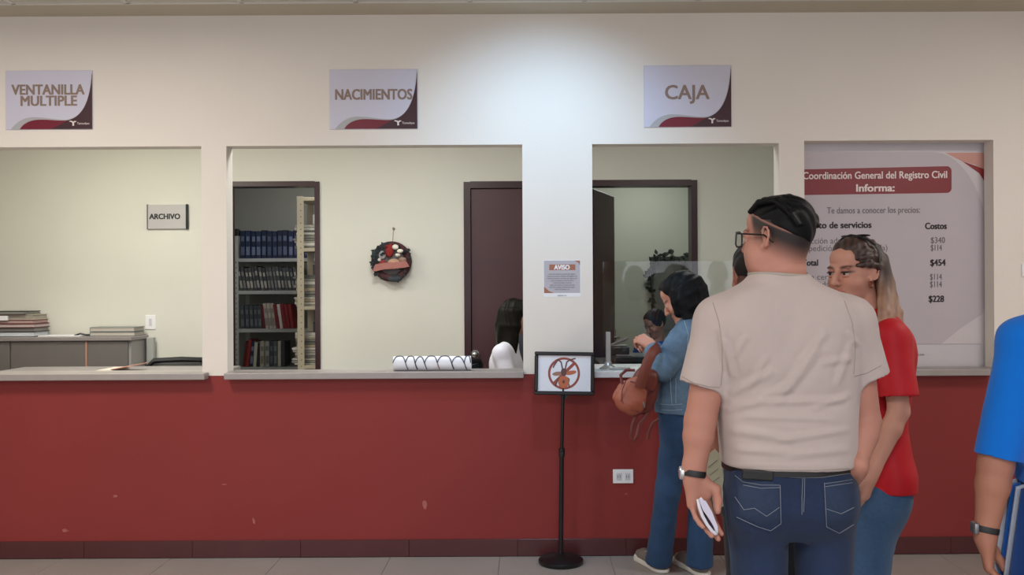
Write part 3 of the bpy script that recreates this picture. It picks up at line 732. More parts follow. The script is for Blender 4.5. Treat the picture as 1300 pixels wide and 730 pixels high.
felt(493, 337, .012, (1, .6, 1), '1E1E22', 'felt_button', .07); felt(509, 337, .013, (1, .6, 1), '1E1E22', 'felt_button', .07); felt(515, 320, .016, (1, .6, 1), '1E1E22', 'felt_button', .07); felt(488, 322, .012, (1.4, .6, .8), '1E1E22', 'felt_button', .07)
felt(512, 330, .03, (1, .5, .7), '9C7A6C', 'felt_mitten', .06); felt(506, 324, .016, (1.3, .6, .8), 'D9D2C8', 'felt_trim', .07); felt(483, 330, .014, (1, .6, 1), 'C8C2BC', 'felt_pompom', .07); felt(491, 314, .02, (.9, .6, .7), '5A2226', 'felt_bow', .06); felt(476, 322, .02, (1, .5, 1.2), '2E3A3A', 'fir_cluster', .06); felt(502, 354, .05, (1.2, .4, .5), '3B4147', 'felt_ground')
pb = [(-.15, -.055), (-.125, -.012), (0, -.002), (.12, .008), (.15, .05), (.135, -.03), (0, -.05), (-.12, -.062)]
o = B().poly([(-.142, -.066), (-.12, -.012), (-.05, .0), (.05, .004), (.125, .014), (.15, -.03), (.11, -.04), (.05, -.046), (-.05, -.052), (-.115, -.066)], .012).done('ribbon_banner', mat('pink_ribbon', 'A86E66', .8, .1, 20)); o.location = wc+Vector((0, -.05, -.012)); o.parent = wt; o.matrix_parent_inverse = world_mat(wt).inverted()
wtop = P(499.5, 290, BY-.012)
B().tube([(wtop.x, BY-.012, wtop.z), (wtop.x-.004, wc.y, wc.z+wr*.9)], .0025, 6).ball((wtop.x, BY-.01, wtop.z), .01).done('hanging_cord', mat('tan_cord', '8B7F68', .8, .1), wt)

# ---------------- archive room shelves ----------------
M_steel = mat('grey_shelf_steel', 'A9ABA8', .4, .05); M_cream = mat('cream_shelf_steel', 'BDB29A', .5, .05)
ys0, ys1 = 8.85, 9.25
sx0 = P(297, 400, ys0).x; sx1 = P(297, 400, ys0).x+1.25
su = empty('shelving_unit', ((sx0+sx1)/2, 9.05, 0), 'grey steel shelving unit full of ledgers in the dim archive', 'shelf')
ptop = P(300, 297, ys0).z
for (x, y) in ((sx0, ys0), (sx1-.04, ys0), (sx0, ys1-.04), (sx1-.04, ys1-.04)):
    b = B().box((x, y, 0), (x+.045, y+.003, ptop)).box((x, y, 0), (x+.003, y+.045, ptop)); 
    b.done('post', M_steel, su)
    if y == ys0 and x == sx0:
        bb = B()
        for k in range(34): bb.box((x+.02, y-.0008, .1+k*.05), (x+.026, y, .118+k*.05))
        bb.done('post_slots', M_black, su)['kind'] = 'stuff'
shz = [P(330, py, ys0).z for py in (328, 369, 417.5, 466)]
shz += [shz[-1]-.38]
for z in shz: B().box((sx0+.004, ys0+.001, z-.035), (sx1-.004, ys1-.001, z), .002).done('shelf', M_steel, su)
B().box((sx0, ys0-.01, ptop-.02), (sx0+.05, ys0+.06, ptop+.05), .01).done('dark_cap', M_black, su)
def upright(x, z, w_, h_, d_, tilt, cc, label_c, label, group, bands=0):
    M = Matrix.Translation((x, ys0+.02+random.uniform(0, .02), z+.001)) @ Matrix.Rotation(tilt, 4, 'Y')
    r = empty('ledger', tuple(M.translation), label, 'book', group)
    r.rotation_euler = (0, 0, 0)
    c = B().box((-w_/2, 0, 0), (w_/2, .004, h_), .001).box((-w_/2, 0, 0), (-w_/2+.003, d_, h_)).box((w_/2-.003, 0, 0), (w_/2, d_, h_)).xf(M).done('cover', mat('spine_'+cc, cc, .5, .12, 25), r)
    B().box((-w_/2+.003, .005, .004), (w_/2-.003, d_-.005, h_-.005)).xf(M).done('page_block', M_pg, r)
    if label_c:
        B().box((-w_*.3, -.0012, h_*.62), (w_*.3, 0, h_*.8)).xf(M).done('spine_label', mat('spinelabel_'+label_c, label_c, .7, .2, 80), r)
        if bands: B().box((-w_*.34, -.0012, h_*.12), (w_*.34, 0, h_*.42)).xf(M).done('spine_label', mat('spinelabel2_'+label_c, label_c, .7, .3, 90), r)
    return r
def row(z, items, group):
    x = sx0+.055
    for (w_, h_, tilt, cc, lc, lab, bands) in items:
        x += abs(math.sin(tilt))*h_*.0
        upright(x+w_/2, z, w_-.002, h_, .2, tilt, cc, lc, lab, group, bands); x += w_
row(shz[0], [(.052, .27+random.uniform(-.01, .008), 0, random.choice(['1C2742', '22304F', '1A2238']), random.choice(['56607A', '454F68', '66708A']), 'thick navy bound ledger, %s from the left on the top archive shelf' % ORD[q], 1) for q in range(13)], 'navy ledgers on the top archive shelf')
row(shz[1], [(.034, .235+random.uniform(-.015, .01), R(-random.uniform(8, 10)), random.choice(['4A4B4C', '565654', '3B3E44', '68675F', '4E5054']), random.choice(['96948C', 'A5A399', '7D7D7C']), 'leaning grey speckled ledger, %s from the left on the second archive shelf' % ORD[q], 1) for q in range(18)], 'grey ledgers on the second archive shelf')
x = sx0+.06; cnt_ = {}
its = [(.042, .23, -3, '3F4448', '5F676E', 'grey blue ledger on the third archive shelf', 'grey ledgers on the third archive shelf')]*5 + [(.03, .235, -6, '6B1F22', None, 'dark red ledger next to the white box files', None)] + \
      [(.036, .25, -7, 'B3AAA0', '8C847C', 'pale speckled ledger on the third archive shelf', 'pale ledgers on the third archive shelf')]*3 + \
      [(.032, .24, -8, '7A2024', None, 'red ledger between pale ledgers on the third shelf', None), (.034, .24, -8, 'CFC4BE', None, 'white ledger between red ledgers on the third shelf', None)] + \
      [(.036, .24, -8, '8B1F25', None, 'bright red ledger on the third archive shelf', 'red ledgers on the third archive shelf')]*3
for w_, h_, t, cc, lc, lab, g in its:
    if g: cnt_[g] = cnt_.get(g, 0)+1; lab = lab.replace(' ledger ', ' ledger, %s of its colour from the left, ' % ORD[cnt_[g]-1])
    upright(x+w_/2, shz[2], w_-.002, h_, .2, R(t), cc, lc, lab, g, 1); x += w_
x = sx0+.07
its = [(.03, .25, 7, '5E1C1E', None, 'dark red ledger leaning at the left of the lowest shelf seen', None), (.034, .27, 7, '8A2A24', None, 'rust red ledger leaning on the lowest shelf seen', None),
       (.04, .25, 5, '1E2740', '6A7690', 'navy ledger leaning on the lowest shelf seen', None), (.034, .24, 4, 'B9B4A6', None, 'cream ledger leaning beside the navy one on the lowest shelf', None), (.036, .23, 3, '2A2B2E', None, 'black ledger on the lowest shelf seen', None),
       (.045, .25, 0, 'A9A494', '7E7A70', 'left one of two wide cream ledgers on the lowest shelf', None), (.045, .25, 0, '9FA095', '6E6E66', 'right one of two wide cream ledgers on the lowest shelf', None),
       (.042, .25, 0, '3C444C', '5C6670', 'slate ledger right of the cream ledgers on the lowest shelf', None), (.04, .25, 0, '555C62', '767E84', 'mid grey ledger on the lowest shelf', None),
       (.034, .25, 0, 'BAB7A4', None, 'narrow cream ledger near the right of the lowest shelf', None), (.04, .25, 0, '33383E', '666', 'charcoal ledger last on the lowest shelf', None)]
for w_, h_, t, cc, lc, lab, g in its:
    upright(x+w_/2, shz[3], w_-.002, h_, .2, R(t), cc, None if lc == '666' else lc, lab, g, 1); x += w_
# right-hand cream unit, nearer
yr0, yr1 = 8.0, 8.42
rx0 = P(377.5, 400, yr0).x; rx1 = rx0+1.0
sr = empty('shelving_unit', ((rx0+rx1)/2, 8.2, 0), 'cream slotted steel shelf stacked with loose files behind the archive door frame', 'shelf')
rtop = P(380, 249, yr0).z
for (x, y) in ((rx0, yr0), (rx1-.06, yr0), (rx0, yr1-.05), (rx1-.06, yr1-.05)):
    B().box((x, y, 0), (x+.06, y+.004, rtop)).box((x, y, 0), (x+.004, y+.05, rtop)).done('post', M_cream, sr)
bb = B()
for k in range(40): bb.cyl((rx0+.035, yr0-.001, .1+k*.055), (rx0+.035, yr0+.001, .1+k*.055), .006, n=8)
bb.done('post_slots', mat('slot_brown', '7C745F', .8, 0), sr)['kind'] = 'stuff'
rz_ = [P(395, py, yr0).z for py in (250.5, 315, 389, 464)]+[.35]
for z in rz_: B().box((rx0+.002, yr0+.001, z-.03), (rx1-.002, yr1-.001, z), .002).done('shelf', M_cream, sr)
gs = 'loose paper files stacked on the cream archive shelf'
for si, (z, top) in enumerate(((rz_[1], P(395, 286, yr0).z), (rz_[2], P(395, 350, yr0).z), (rz_[3], P(395, 425, yr0).z))):
    zc_ = z+.001; k = 0
    while zc_ < top:
        t = random.uniform(.014, .032); dx_ = random.uniform(-.135, -.085)
        c_ = random.choice(['C9C6BC', 'A8A69E', '8C8C86', 'D6D4CC', 'B3A58E', '77786F'])
        tag(B().box((rx0+.064+dx_*1.0, yr0+.07+random.uniform(0, .03), zc_), (rx0+.064+dx_+.36, yr1-.06, zc_+t-.002), .003).done('paper_file', mat('file_'+c_, c_, .8, .12, 40)), 'loose paper file, %s from the bottom of the %s stack on the cream archive shelf' % (ORD[k], ['upper', 'middle', 'lower'][si]), 'file', gs)
        zc_ += t; k += 1
    p = P(398, 0, 8.1)
    tag(B().box((rx0+.12, yr0+.08, zc_), (rx0+.20, yr0+.2, zc_+.09), .004).done('paper_box', M_white if si == 0 else M_black), ['small white box on top of the upper file stack', 'small black box on top of the middle file stack', 'small black box on top of the lower file stack'][si], 'box')
    tag(B().box((rx0+.22, yr0+.1, zc_), (rx0+.40, yr0+.3, zc_+.12), .004).done('file_box', M_black if si != 1 else mat('file_77786F', '77786F')), ['black file box beside the white box on the upper stack', 'grey file box beside the black box on the middle stack', 'black file box beside the black box on the lower stack'][si], 'box')
# clerk's desk and monitor
mz = 1.0
dk3 = empty('office_desk', (.35, 6.2, 0), 'white work desk behind the middle pier by the seated clerk', 'desk')
B().box((.12, 5.9, .72), (.47, 6.6, .75), .004).done('desk_top', M_lam, dk3); B().box((.14, 5.95, 0), (.17, 6.55, .72)).done('side_panel', M_lam, dk3); B().box((.43, 5.95, 0), (.46, 6.55, .72)).done('side_panel', M_lam, dk3)
# ---------------- smooth-blended bodies: a distance field on a grid, turned into one quad mesh ----------------
def axis_lin(segs):
    """non uniform axis [(start, end, step)...]"""
    out = []
    for a, b_, h in segs:
        n = max(1, int(round((b_-a)/h))); out += [a+(b_-a)*i/n for i in range(n)]
    out.append(segs[-1][1]); return np.array(out, dtype=np.float32)
class Field:
    def __init__(s, xs, ys, zs):
        s.ax = (xs, ys, zs); s.d = np.full((len(xs), len(ys), len(zs)), .5, dtype=np.float32)
    def win(s, lo, hi):
        sl = []
        for a, l, h in zip(s.ax, lo, hi):
            i = max(0, int(np.searchsorted(a, l))-1); j = min(len(a), int(np.searchsorted(a, h))+1)
            if j <= i: return None
            sl.append(slice(i, j))
        return tuple(sl)
    def put(s, lo, hi, fn, k, op='add', pad=.02):
        lo = np.array(lo)-pad-k; hi = np.array(hi)+pad+k
        sl = s.win(lo, hi)
        if sl is None: return
        X = s.ax[0][sl[0]][:, None, None]; Y = s.ax[1][sl[1]][None, :, None]; Z = s.ax[2][sl[2]][None, None, :]
        n = fn(X, Y, Z).astype(np.float32); d = s.d[sl]
        if op == 'sub': n = -n
        k = max(k, 1e-5)
        if op == 'add':
            h = np.maximum(k-np.abs(d-n), 0)/k; s.d[sl] = np.minimum(d, n)-h*h*k*.25
        else:
            h = np.maximum(k-np.abs(d-n), 0)/k; s.d[sl] = np.maximum(d, n)+h*h*k*.25
    def ell(s, c, r, k=.02, op='add', M=None):
        """ellipsoid centre c radii r; M = 3x3 rotation (columns = axes)"""
        c = np.array(c, float); r = np.array(r, float); rm = r.max()
        A = np.eye(3) if M is None else np.array(M)
        def fn(X, Y, Z):
            x, y, z = X-c[0], Y-c[1], Z-c[2]
            u = (x*A[0, 0]+y*A[1, 0]+z*A[2, 0]); v = (x*A[0, 1]+y*A[1, 1]+z*A[2, 1]); w_ = (x*A[0, 2]+y*A[1, 2]+z*A[2, 2])
            k0 = np.sqrt((u/r[0])**2+(v/r[1])**2+(w_/r[2])**2)
            k1 = np.sqrt((u/r[0]**2)**2+(v/r[1]**2)**2+(w_/r[2]**2)**2)+1e-6
            return k0*(k0-1)/k1
        s.put(c-rm, c+rm, fn, k, op)
    def cone(s, a, b_, ra, rb, k=.02, op='add', flat=None, fs=1.0, cap=None, pad=.02):
        """tapered rod; flat = axis squeezed by fs; cap: flat end at b (0) or (a,b) both"""
        a = np.array(a, float); b_ = np.array(b_, float); ba = b_-a; L2 = ba@ba; L = math.sqrt(L2)
        if flat is not None: fl = np.array(flat, float); fl /= np.linalg.norm(fl)
        def fn(X, Y, Z):
            x, y, z = X-a[0], Y-a[1], Z-a[2]
            t = (x*ba[0]+y*ba[1]+z*ba[2])/L2; tc = np.clip(t, 0, 1)
            x = x-tc*ba[0]; y = y-tc*ba[1]; z = z-tc*ba[2]
            if flat is not None:
                q = (x*fl[0]+y*fl[1]+z*fl[2])*(1/fs-1); x = x+q*fl[0]; y = y+q*fl[1]; z = z+q*fl[2]
            d = np.sqrt(x*x+y*y+z*z)-(ra+(rb-ra)*tc)
            if flat is not None: d = d*min(1, fs)
            if cap is not None:
                if 'b' in cap: d = np.maximum(d, (t-1)*L)
                if 'a' in cap: d = np.maximum(d, -t*L)
            return d
        m = max(ra, rb)
        s.put(np.minimum(a, b_)-m, np.maximum(a, b_)+m, fn, k, op, pad)
    def chain(s, pts, rs, k=.02, op='add', **kw):
        for i in range(len(pts)-1): s.cone(pts[i], pts[i+1], rs[i], rs[i+1], k if i == 0 else min(k, .012), op, **kw)
    def stack(s, rows, yaw=0, p=2.3, k=.02, op='add', inset=0, zclip=None):
        """rows [(z,cx,cy,rx,ry)] low to high, ellipse turned by yaw"""
        R_ = np.array(sorted(rows), float); zz = R_[:, 0]
        z0, z1 = (zz[0], zz[-1]) if zclip is None else zclip
        c, n_ = math.cos(yaw), math.sin(yaw)
        def sm(col, Z):
            # monotone cubic-ish interpolation
            i = np.clip(np.searchsorted(zz, Z)-1, 0, len(zz)-2); t = np.clip((Z-zz[i])/(zz[i+1]-zz[i]), 0, 1)
            v = R_[:, col]; g = np.gradient(v, zz); h = zz[i+1]-zz[i]
            t2, t3 = t*t, t*t*t
            return v[i]*(2*t3-3*t2+1)+g[i]*h*(t3-2*t2+t)+v[i+1]*(-2*t3+3*t2)+g[i+1]*h*(t3-t2)
        def fn(X, Y, Z):
            cx, cy, rx, ry = [sm(q, Z) for q in (1, 2, 3, 4)]
            rx = rx-inset; ry = ry-inset
            x, y = X-cx, Y-cy; u = x*c+y*n_; v = -x*n_+y*c
            f = (np.abs(u/rx)**p+np.abs(v/ry)**p)**(1/p)
            d = (f-1)*np.minimum(rx, ry)
            return np.maximum(d, np.maximum(z0-Z, Z-z1))
        m = R_[:, 3:5].max()
        s.put((R_[:, 1].min()-m, R_[:, 2].min()-m, z0), (R_[:, 1].max()+m, R_[:, 2].max()+m, z1), fn, k, op)
    def half(s, n, c, op='cut'):
        """keep the side where (p-c).n < 0"""
        n = np.array(n, float); n /= np.linalg.norm(n); c = np.array(c)
        X = s.ax[0][:, None, None]; Y = s.ax[1][None, :, None]; Z = s.ax[2][None, None, :]
        s.d = np.maximum(s.d, ((X-c[0])*n[0]+(Y-c[1])*n[1]+(Z-c[2])*n[2]).astype(np.float32))
    def mesh(s):
        d = s.d.copy()
        d[0], d[-1] = np.maximum(d[0], .01), np.maximum(d[-1], .01); d[:, 0] = np.maximum(d[:, 0], .01); d[:, -1] = np.maximum(d[:, -1], .01)
        d[:, :, 0] = np.maximum(d[:, :, 0], .01); d[:, :, -1] = np.maximum(d[:, :, -1], .01)
        ins = d < 0; nx, ny, nz = d.shape
        cnt = np.zeros((nx-1, ny-1, nz-1), np.uint8)
        for i in (0, 1):
            for j in (0, 1):
                for k in (0, 1): cnt += ins[i:nx-1+i, j:ny-1+j, k:nz-1+k]
        cells = np.argwhere((cnt > 0) & (cnt < 8)); idx = np.full(cnt.shape, -1, np.int32); idx[tuple(cells.T)] = np.arange(len(cells))
        ax = s.ax; c = cells
        P0 = [ax[q][c[:, q]] for q in range(3)]; P1 = [ax[q][c[:, q]+1] for q in range(3)]
        acc = np.zeros((len(c), 3)); num = np.zeros(len(c))
        D = {}
        for i in (0, 1):
            for j in (0, 1):
                for k in (0, 1): D[i, j, k] = d[c[:, 0]+i, c[:, 1]+j, c[:, 2]+k]
        for (p, q) in [(p, q) for p in D for q in D if sum(abs(a-b_) for a, b_ in zip(p, q)) == 1 and p < q]:
            a, b_ = D[p], D[q]; m = (a < 0) != (b_ < 0); t = np.where(m, a/(a-b_+1e-12), 0)
            for e in range(3):
                pa = P1[e] if p[e] else P0[e]; pb = P1[e] if q[e] else P0[e]
                acc[:, e] += np.where(m, pa+(pb-pa)*t, 0)
            num += m
        V = acc/num[:, None]
        quads = []
        for e in range(3):
            o = [0, 0, 0]; o[e] = 1
            A = ins[1:nx-1, 1:ny-1, 1:nz-1]; Bm = ins[1+o[0]:nx-1+o[0], 1+o[1]:ny-1+o[1], 1+o[2]:nz-1+o[2]]
            ed = np.argwhere(A != Bm)+1; flip = ins[tuple(ed.T)]
            f, g = [(1, 2), (2, 0), (0, 1)][e]
            def at(df, dg):
                q = ed.copy(); q[:, f] += df; q[:, g] += dg; return idx[q[:, 0], q[:, 1], q[:, 2]]
            qd = np.stack([at(-1, -1), at(0, -1), at(0, 0), at(-1, 0)], 1)
            qd = np.where(flip[:, None], qd, qd[:, ::-1])
            quads.append(qd)
        Q_ = np.concatenate(quads); Q_ = Q_[(Q_ >= 0).all(1)]
        return V, Q_
def relax(V, Q_, it=1, w_=.5):
    e = np.concatenate([Q_[:, [0, 1]], Q_[:, [1, 2]], Q_[:, [2, 3]], Q_[:, [3, 0]]]); e = np.concatenate([e, e[:, ::-1]])
    for _ in range(it):
        acc = np.zeros_like(V); n = np.bincount(e[:, 0], minlength=len(V))[:, None]
        for q in range(3): acc[:, q] = np.bincount(e[:, 0], weights=V[e[:, 1], q], minlength=len(V))
        V = V*(1-w_)+w_*acc/np.maximum(n, 1)
    return V
def vnorm(V, Q_):
    n = np.cross(V[Q_[:, 2]]-V[Q_[:, 0]], V[Q_[:, 3]]-V[Q_[:, 1]]); N_ = np.zeros_like(V)
    for k in range(4):
        for q in range(3): N_[:, q] += np.bincount(Q_[:, k], weights=n[:, q], minlength=len(V))
    return N_/(np.linalg.norm(N_, axis=1)[:, None]+1e-12)
def to_obj(name, V, Q_, m, parent=None, cols=None):
    me = bpy.data.meshes.new(name); me.vertices.add(len(V)); me.vertices.foreach_set('co', V.astype(np.float32).ravel())
    me.loops.add(len(Q_)*4); me.loops.foreach_set('vertex_index', Q_.astype(np.int32).ravel())
    me.polygons.add(len(Q_)); me.polygons.foreach_set('loop_start', np.arange(0, len(Q_)*4, 4, dtype=np.int32)); me.polygons.foreach_set('loop_total', np.full(len(Q_), 4, np.int32))
    me.update(); me.polygons.foreach_set('use_smooth', [True]*len(Q_))
    if cols is not None:
        at = me.color_attributes.new('Col', 'FLOAT_COLOR', 'POINT')
        at.data.foreach_set('color', np.concatenate([cols, np.ones((len(V), 1))], 1).astype(np.float32).ravel())
    return link(name, me, m, parent)
# waviness for cloth: sum of directed sines
_w = [(rng.normal(size=3)*f, rng.uniform(0, 6.28), 1/f**.8) for f in (9, 12, 17, 22, 30, 41) for _ in range(3)]
_wn = sum(a for _, _, a in _w)
def wav(V, sc=1.0, st=(1, 1, 1)):
    o = np.zeros(len(V)); W = V*np.array(st)
    for f, ph, a in _w: o += a*np.sin(W@(f*sc)+ph)
    return o/_wn*2
def sstep(a, b_, x):
    t = np.clip((x-a)/(b_-a), 0, 1); return t*t*(3-2*t)
def rotm(yaw=0, pitch=0, roll=0):
    """columns: x right, y forward, z up; yaw>0 turns the face to the left"""
    return np.array(Matrix.Rotation(yaw, 3, 'Z') @ Matrix.Rotation(pitch, 3, 'X') @ Matrix.Rotation(roll, 3, 'Y'))

def add_head(F, c, A, s=1.0, wide=1.0, neck=None, fem=False, jowl=0, mouth=True):
    """head centred at eye level between the ears; c centre, A 3x3 axes, s scale"""
    c = np.array(c); A = np.array(A)
    def L(x, y, z): return c+A@(np.array([x*wide, y, z])*s)
    def E(x, y, z, rx, ry, rz, k=.02, op='add', R_=None):
        F.ell(L(x, y, z), (rx*wide*s, ry*s, rz*s), k*s, op, A if R_ is None else A@R_)
    E(0, -.012, .028, .073, .095, .088, .01)                 # cranium
    E(0, .028, -.035, .060, .062, .078, .03)                 # face block
    E(0, .062, .055, .050, .030, .035, .03)                  # forehead
    E(0, .052, -.088, .034 if fem else .040, .036, .024, .03)     # jaw
    E(0, .082, -.100, .013, .011, .011, .022)                # chin
    for sx in (-1, 1):
        E(sx*.040, .062, -.032, .022, .022, .022, .025)      # cheek
        E(sx*.030, .088, .020, .020, .007, .006, .015)       # brow ridge
        E(sx*.031, .098, -.001, .015, .010, .010, .014, 'sub')   # socket
        E(sx*.031, .081, -.001, .0135, .0125, .0125, .002)   # eyeball
        E(sx*.031, .0862, .0070, .0150, .0114, .0058, .003)    # upper lid
        E(sx*.031, .0855, -.0098, .0140, .0100, .0042, .004)    # lower lid
        if jowl: E(sx*.048, .035, -.062, .026+jowl, .036, .036+jowl, .03)
        # ear: rim ring and lobe
        er = rotm(0, R(-12), 0)
        o = er@np.array([0, 0, 1.]); 
        Re = rotm(sx*R(22), R(-10), 0)
        def ep(v, w_): 
            q = Re@np.array([0, v, w_]); return L(sx*.077+q[0], -.008+q[1], .001+q[2])
        E(sx*.072, -.004, .0, .0065, .014, .024, .006, R_=Re)
        rim = [ep(.013, .006), ep(.012, .022), ep(.002, .031), ep(-.010, .028), ep(-.017, .016), ep(-.016, .002), ep(-.010, -.012), ep(-.002, -.022), ep(.006, -.026)]
        F.chain([q+A@np.array([sx*.004, 0, 0]) for q in rim], [.0032*s]*4+[.0036*s]*3+[.0048*s, .0045*s], .003)
        F.chain([ep(-.004, .016)+A@np.array([sx*.001, 0, 0]), ep(-.007, .004)+A@np.array([sx*.001, 0, 0]), ep(-.002, -.010)], [.003*s, .0035*s, .003*s], .004)
        E(sx*.072, .004, -.026, .006, .009, .010, .006)
    F.chain([L(0, .092, .008), L(0, .104, -.016), L(0, .113, -.034)], [.0075*s, .009*s, .0115*s], .012*s)   # nose
    for sx in (-1, 1):
        E(sx*.012, .101, -.037, .008, .009, .007, .007)
        E(sx*.007, .106, -.0445, .0035, .0045, .0035, .002, 'sub')
    if mouth:
        E(0, .089, -.0625, .024, .0095, .0058, .007); E(0, .087, -.0735, .019, .0095, .0068, .006)
        E(0, .100, -.0678, .024, .007, .0014, .002, 'sub')
    if neck is not None:
        nb, rn = neck
        F.chain([L(0, -.020, -.035), (L(0, -.022, -.07)+np.array(nb))/2, nb], [rn*.98, rn, rn*1.08], .03)
    return L
def add_hand(F, w_, y, z, side, s=1.0, curl=(30, 40, 30), spread=1.0, thumb=(1, 0)):
    """w wrist, y finger direction, z back-of-hand normal, side +1 left hand / -1 right. curl degrees for the three joints"""
    w_ = np.array(w_, float); y = np.array(y, float); y /= np.linalg.norm(y); z = np.array(z, float); z -= y*(z@y); z /= np.linalg.norm(z)
    x = np.cross(y, z)*side    # toward the thumb
    def L(a, b_, c): return w_+(x*a+y*b_+z*c)*s
    F.cone(L(0, -.02, 0), L(0, .02, 0), .027*s, .026*s, .02*s, flat=z, fs=.78)
    for i, (bx, ll) in enumerate(((.027, .085), (.009, .088), (-.010, .084), (-.027, .076))):
        F.cone(L(bx*.55, .018, 0), L(bx, ll, .001), .017*s, .0125*s, .014*s, flat=z, fs=.85)
    F.cone(L(.018, .028, -.008), L(.024, .06, -.010), .017*s, .012*s, .012*s)      # thenar
    for i, (bx, by, l1, r_) in enumerate(((.027, .086, .042, .0088), (.009, .090, .046, .0090), (-.010, .086, .043, .0086), (-.027, .078, .034, .0078))):
        p = L(bx, by, 0); an = 0; dirx = (bx*.9)*spread
        for q, (f, cu) in enumerate(zip((1, .62, .50), curl)):
            cc = cu[i] if isinstance(cu, (tuple, list)) else cu
            an += R(cc); d = y*math.cos(an)-z*math.sin(an)+x*dirx*2; d /= np.linalg.norm(d)
            p2 = p+d*l1*f*s
            F.cone(p, p2, r_*s*(1-.07*q), r_*s*(.93-.07*q), .003*s); p = p2
    t0, t1 = thumb   # openness, closeness over palm
    F.chain([L(.020, .022, -.006), L(.041+.006*t0, .048, -.014-.012*t1), L(.047+.006*t0-.012*t1, .075, -.020-.020*t1), L(.046+.004*t0-.022*t1, .099, -.024-.024*t1)], [.015*s, .0125*s, .0105*s, .0088*s], .010*s)
def eyes(root, L, A, s, iris='3A2418'):
    for sx in (-1, 1):
        c = L(sx*.031, .0825, -.001); n = 14
        b = B(); bmesh.ops.create_uvsphere(b.bm, u_segments=20, v_segments=14, radius=.0133*s)
        cl = []
        me_m = Matrix.Translation(Vector(c)) @ Matrix(A).to_4x4()
        V = np.array([v.co[:] for v in b.bm.verts]); ang = np.degrees(np.arccos(np.clip(V[:, 1]/np.linalg.norm(V, axis=1), -1, 1)))
        cols = np.where(ang[:, None] < 14, np.array(rgb('0A0808')), np.where(ang[:, None] < 36, np.array(rgb(iris)), np.array(rgb('BDB0A8'))))
        # pole towards +y for clean iris rings
        b.xf(me_m); bmesh.ops.recalc_face_normals(b.bm, faces=b.bm.faces)
        me = bpy.data.meshes.new('eye'); b.bm.to_mesh(me); b.bm.free()
        at = me.color_attributes.new('Col', 'FLOAT_COLOR', 'POINT'); at.data.foreach_set('color', np.concatenate([cols, np.ones((len(cols), 1))], 1).astype(np.float32).ravel())
        link('eye', me, mat('eye_gloss', 'FFFFFF', .15, 0, attr=True), root, True)
SKIN = mat('skin', 'FFFFFF', .52, .03, 30, .08, 500, attr=True, sss=.12, spec=.35)
def skin_cols(V, base, Lc, A, s, extra=None):
    cols = np.tile(np.array(rgb(base)), (len(V), 1)); q = ((V-np.array(Lc))@np.array(A))/s
    x, y, z = q.T
    hd = (np.abs(z) < .2) & (np.abs(x) < .12) & (np.abs(y) < .15)
    def mix(mask, c, a): 
        m = (mask*a)[:, None]; cols[:] = cols*(1-m)+np.array(rgb(c))*m
    mix(hd & (y > .07), 'B8625A', .30*np.exp(-(((np.abs(x)-.04)/.02)**2+((z+.03)/.02)**2)))      # cheeks
    lips = np.exp(-((x/.025)**4+((z+.068)/.0125)**4)); mix(hd & (y > .08), 'A0504A', .75*lips)
    bro = np.exp(-(((np.abs(x)-.032)/.018)**4+((z-.0215-.1*(np.abs(x)-.03))/.0048)**2)); mix(hd & (y > .06), '1F1512', 1.0*bro)
    if extra: extra(cols, x, y, z, hd, mix, V)
    return cols
def rowp(py, l, r_, Y, ry):
    a, b_ = P(l, py, Y), P(r_, py, Y)
    return (a.z, (a.x+b_.x)/2, Y, (b_.x-a.x)/2, ry)
def npv(v): return np.array(v[:], float)
def grid(pts, pad, h, zseg=None):
    pts = np.array(pts); lo = pts.min(0)-pad; hi = pts.max(0)+pad
    xs_ = axis_lin([(lo[0], hi[0], h)]); ys_ = axis_lin([(lo[1], hi[1], h)])
    zs_ = axis_lin([(lo[2], hi[2], h)]) if zseg is None or zseg <= lo[2] or zseg >= hi[2] else axis_lin([(lo[2], zseg, .009), (zseg, hi[2], h)])
    return Field(xs_, ys_, zs_)
def ring_band(name, c, axis, r, wd, th, m, root, sc=(1, 1), ref=(0, 1, 0)):
    z = Vector(axis).normalized(); x = (Vector(ref)-z*z.dot(Vector(ref))).normalized(); y = z.cross(x)
    M = Matrix((x, y, z)).transposed().to_4x4(); M.translation = Vector(c)
    return B().lathe([(r, -wd/2), (r+th*.8, -wd/2), (r+th, -wd*.3), (r+th, wd*.3), (r+th*.8, wd/2), (r, wd/2), (r, -wd/2)], n=32).xf(M @ Matrix.Diagonal((sc[0], sc[1], 1, 1))).done(name, m, root, True)
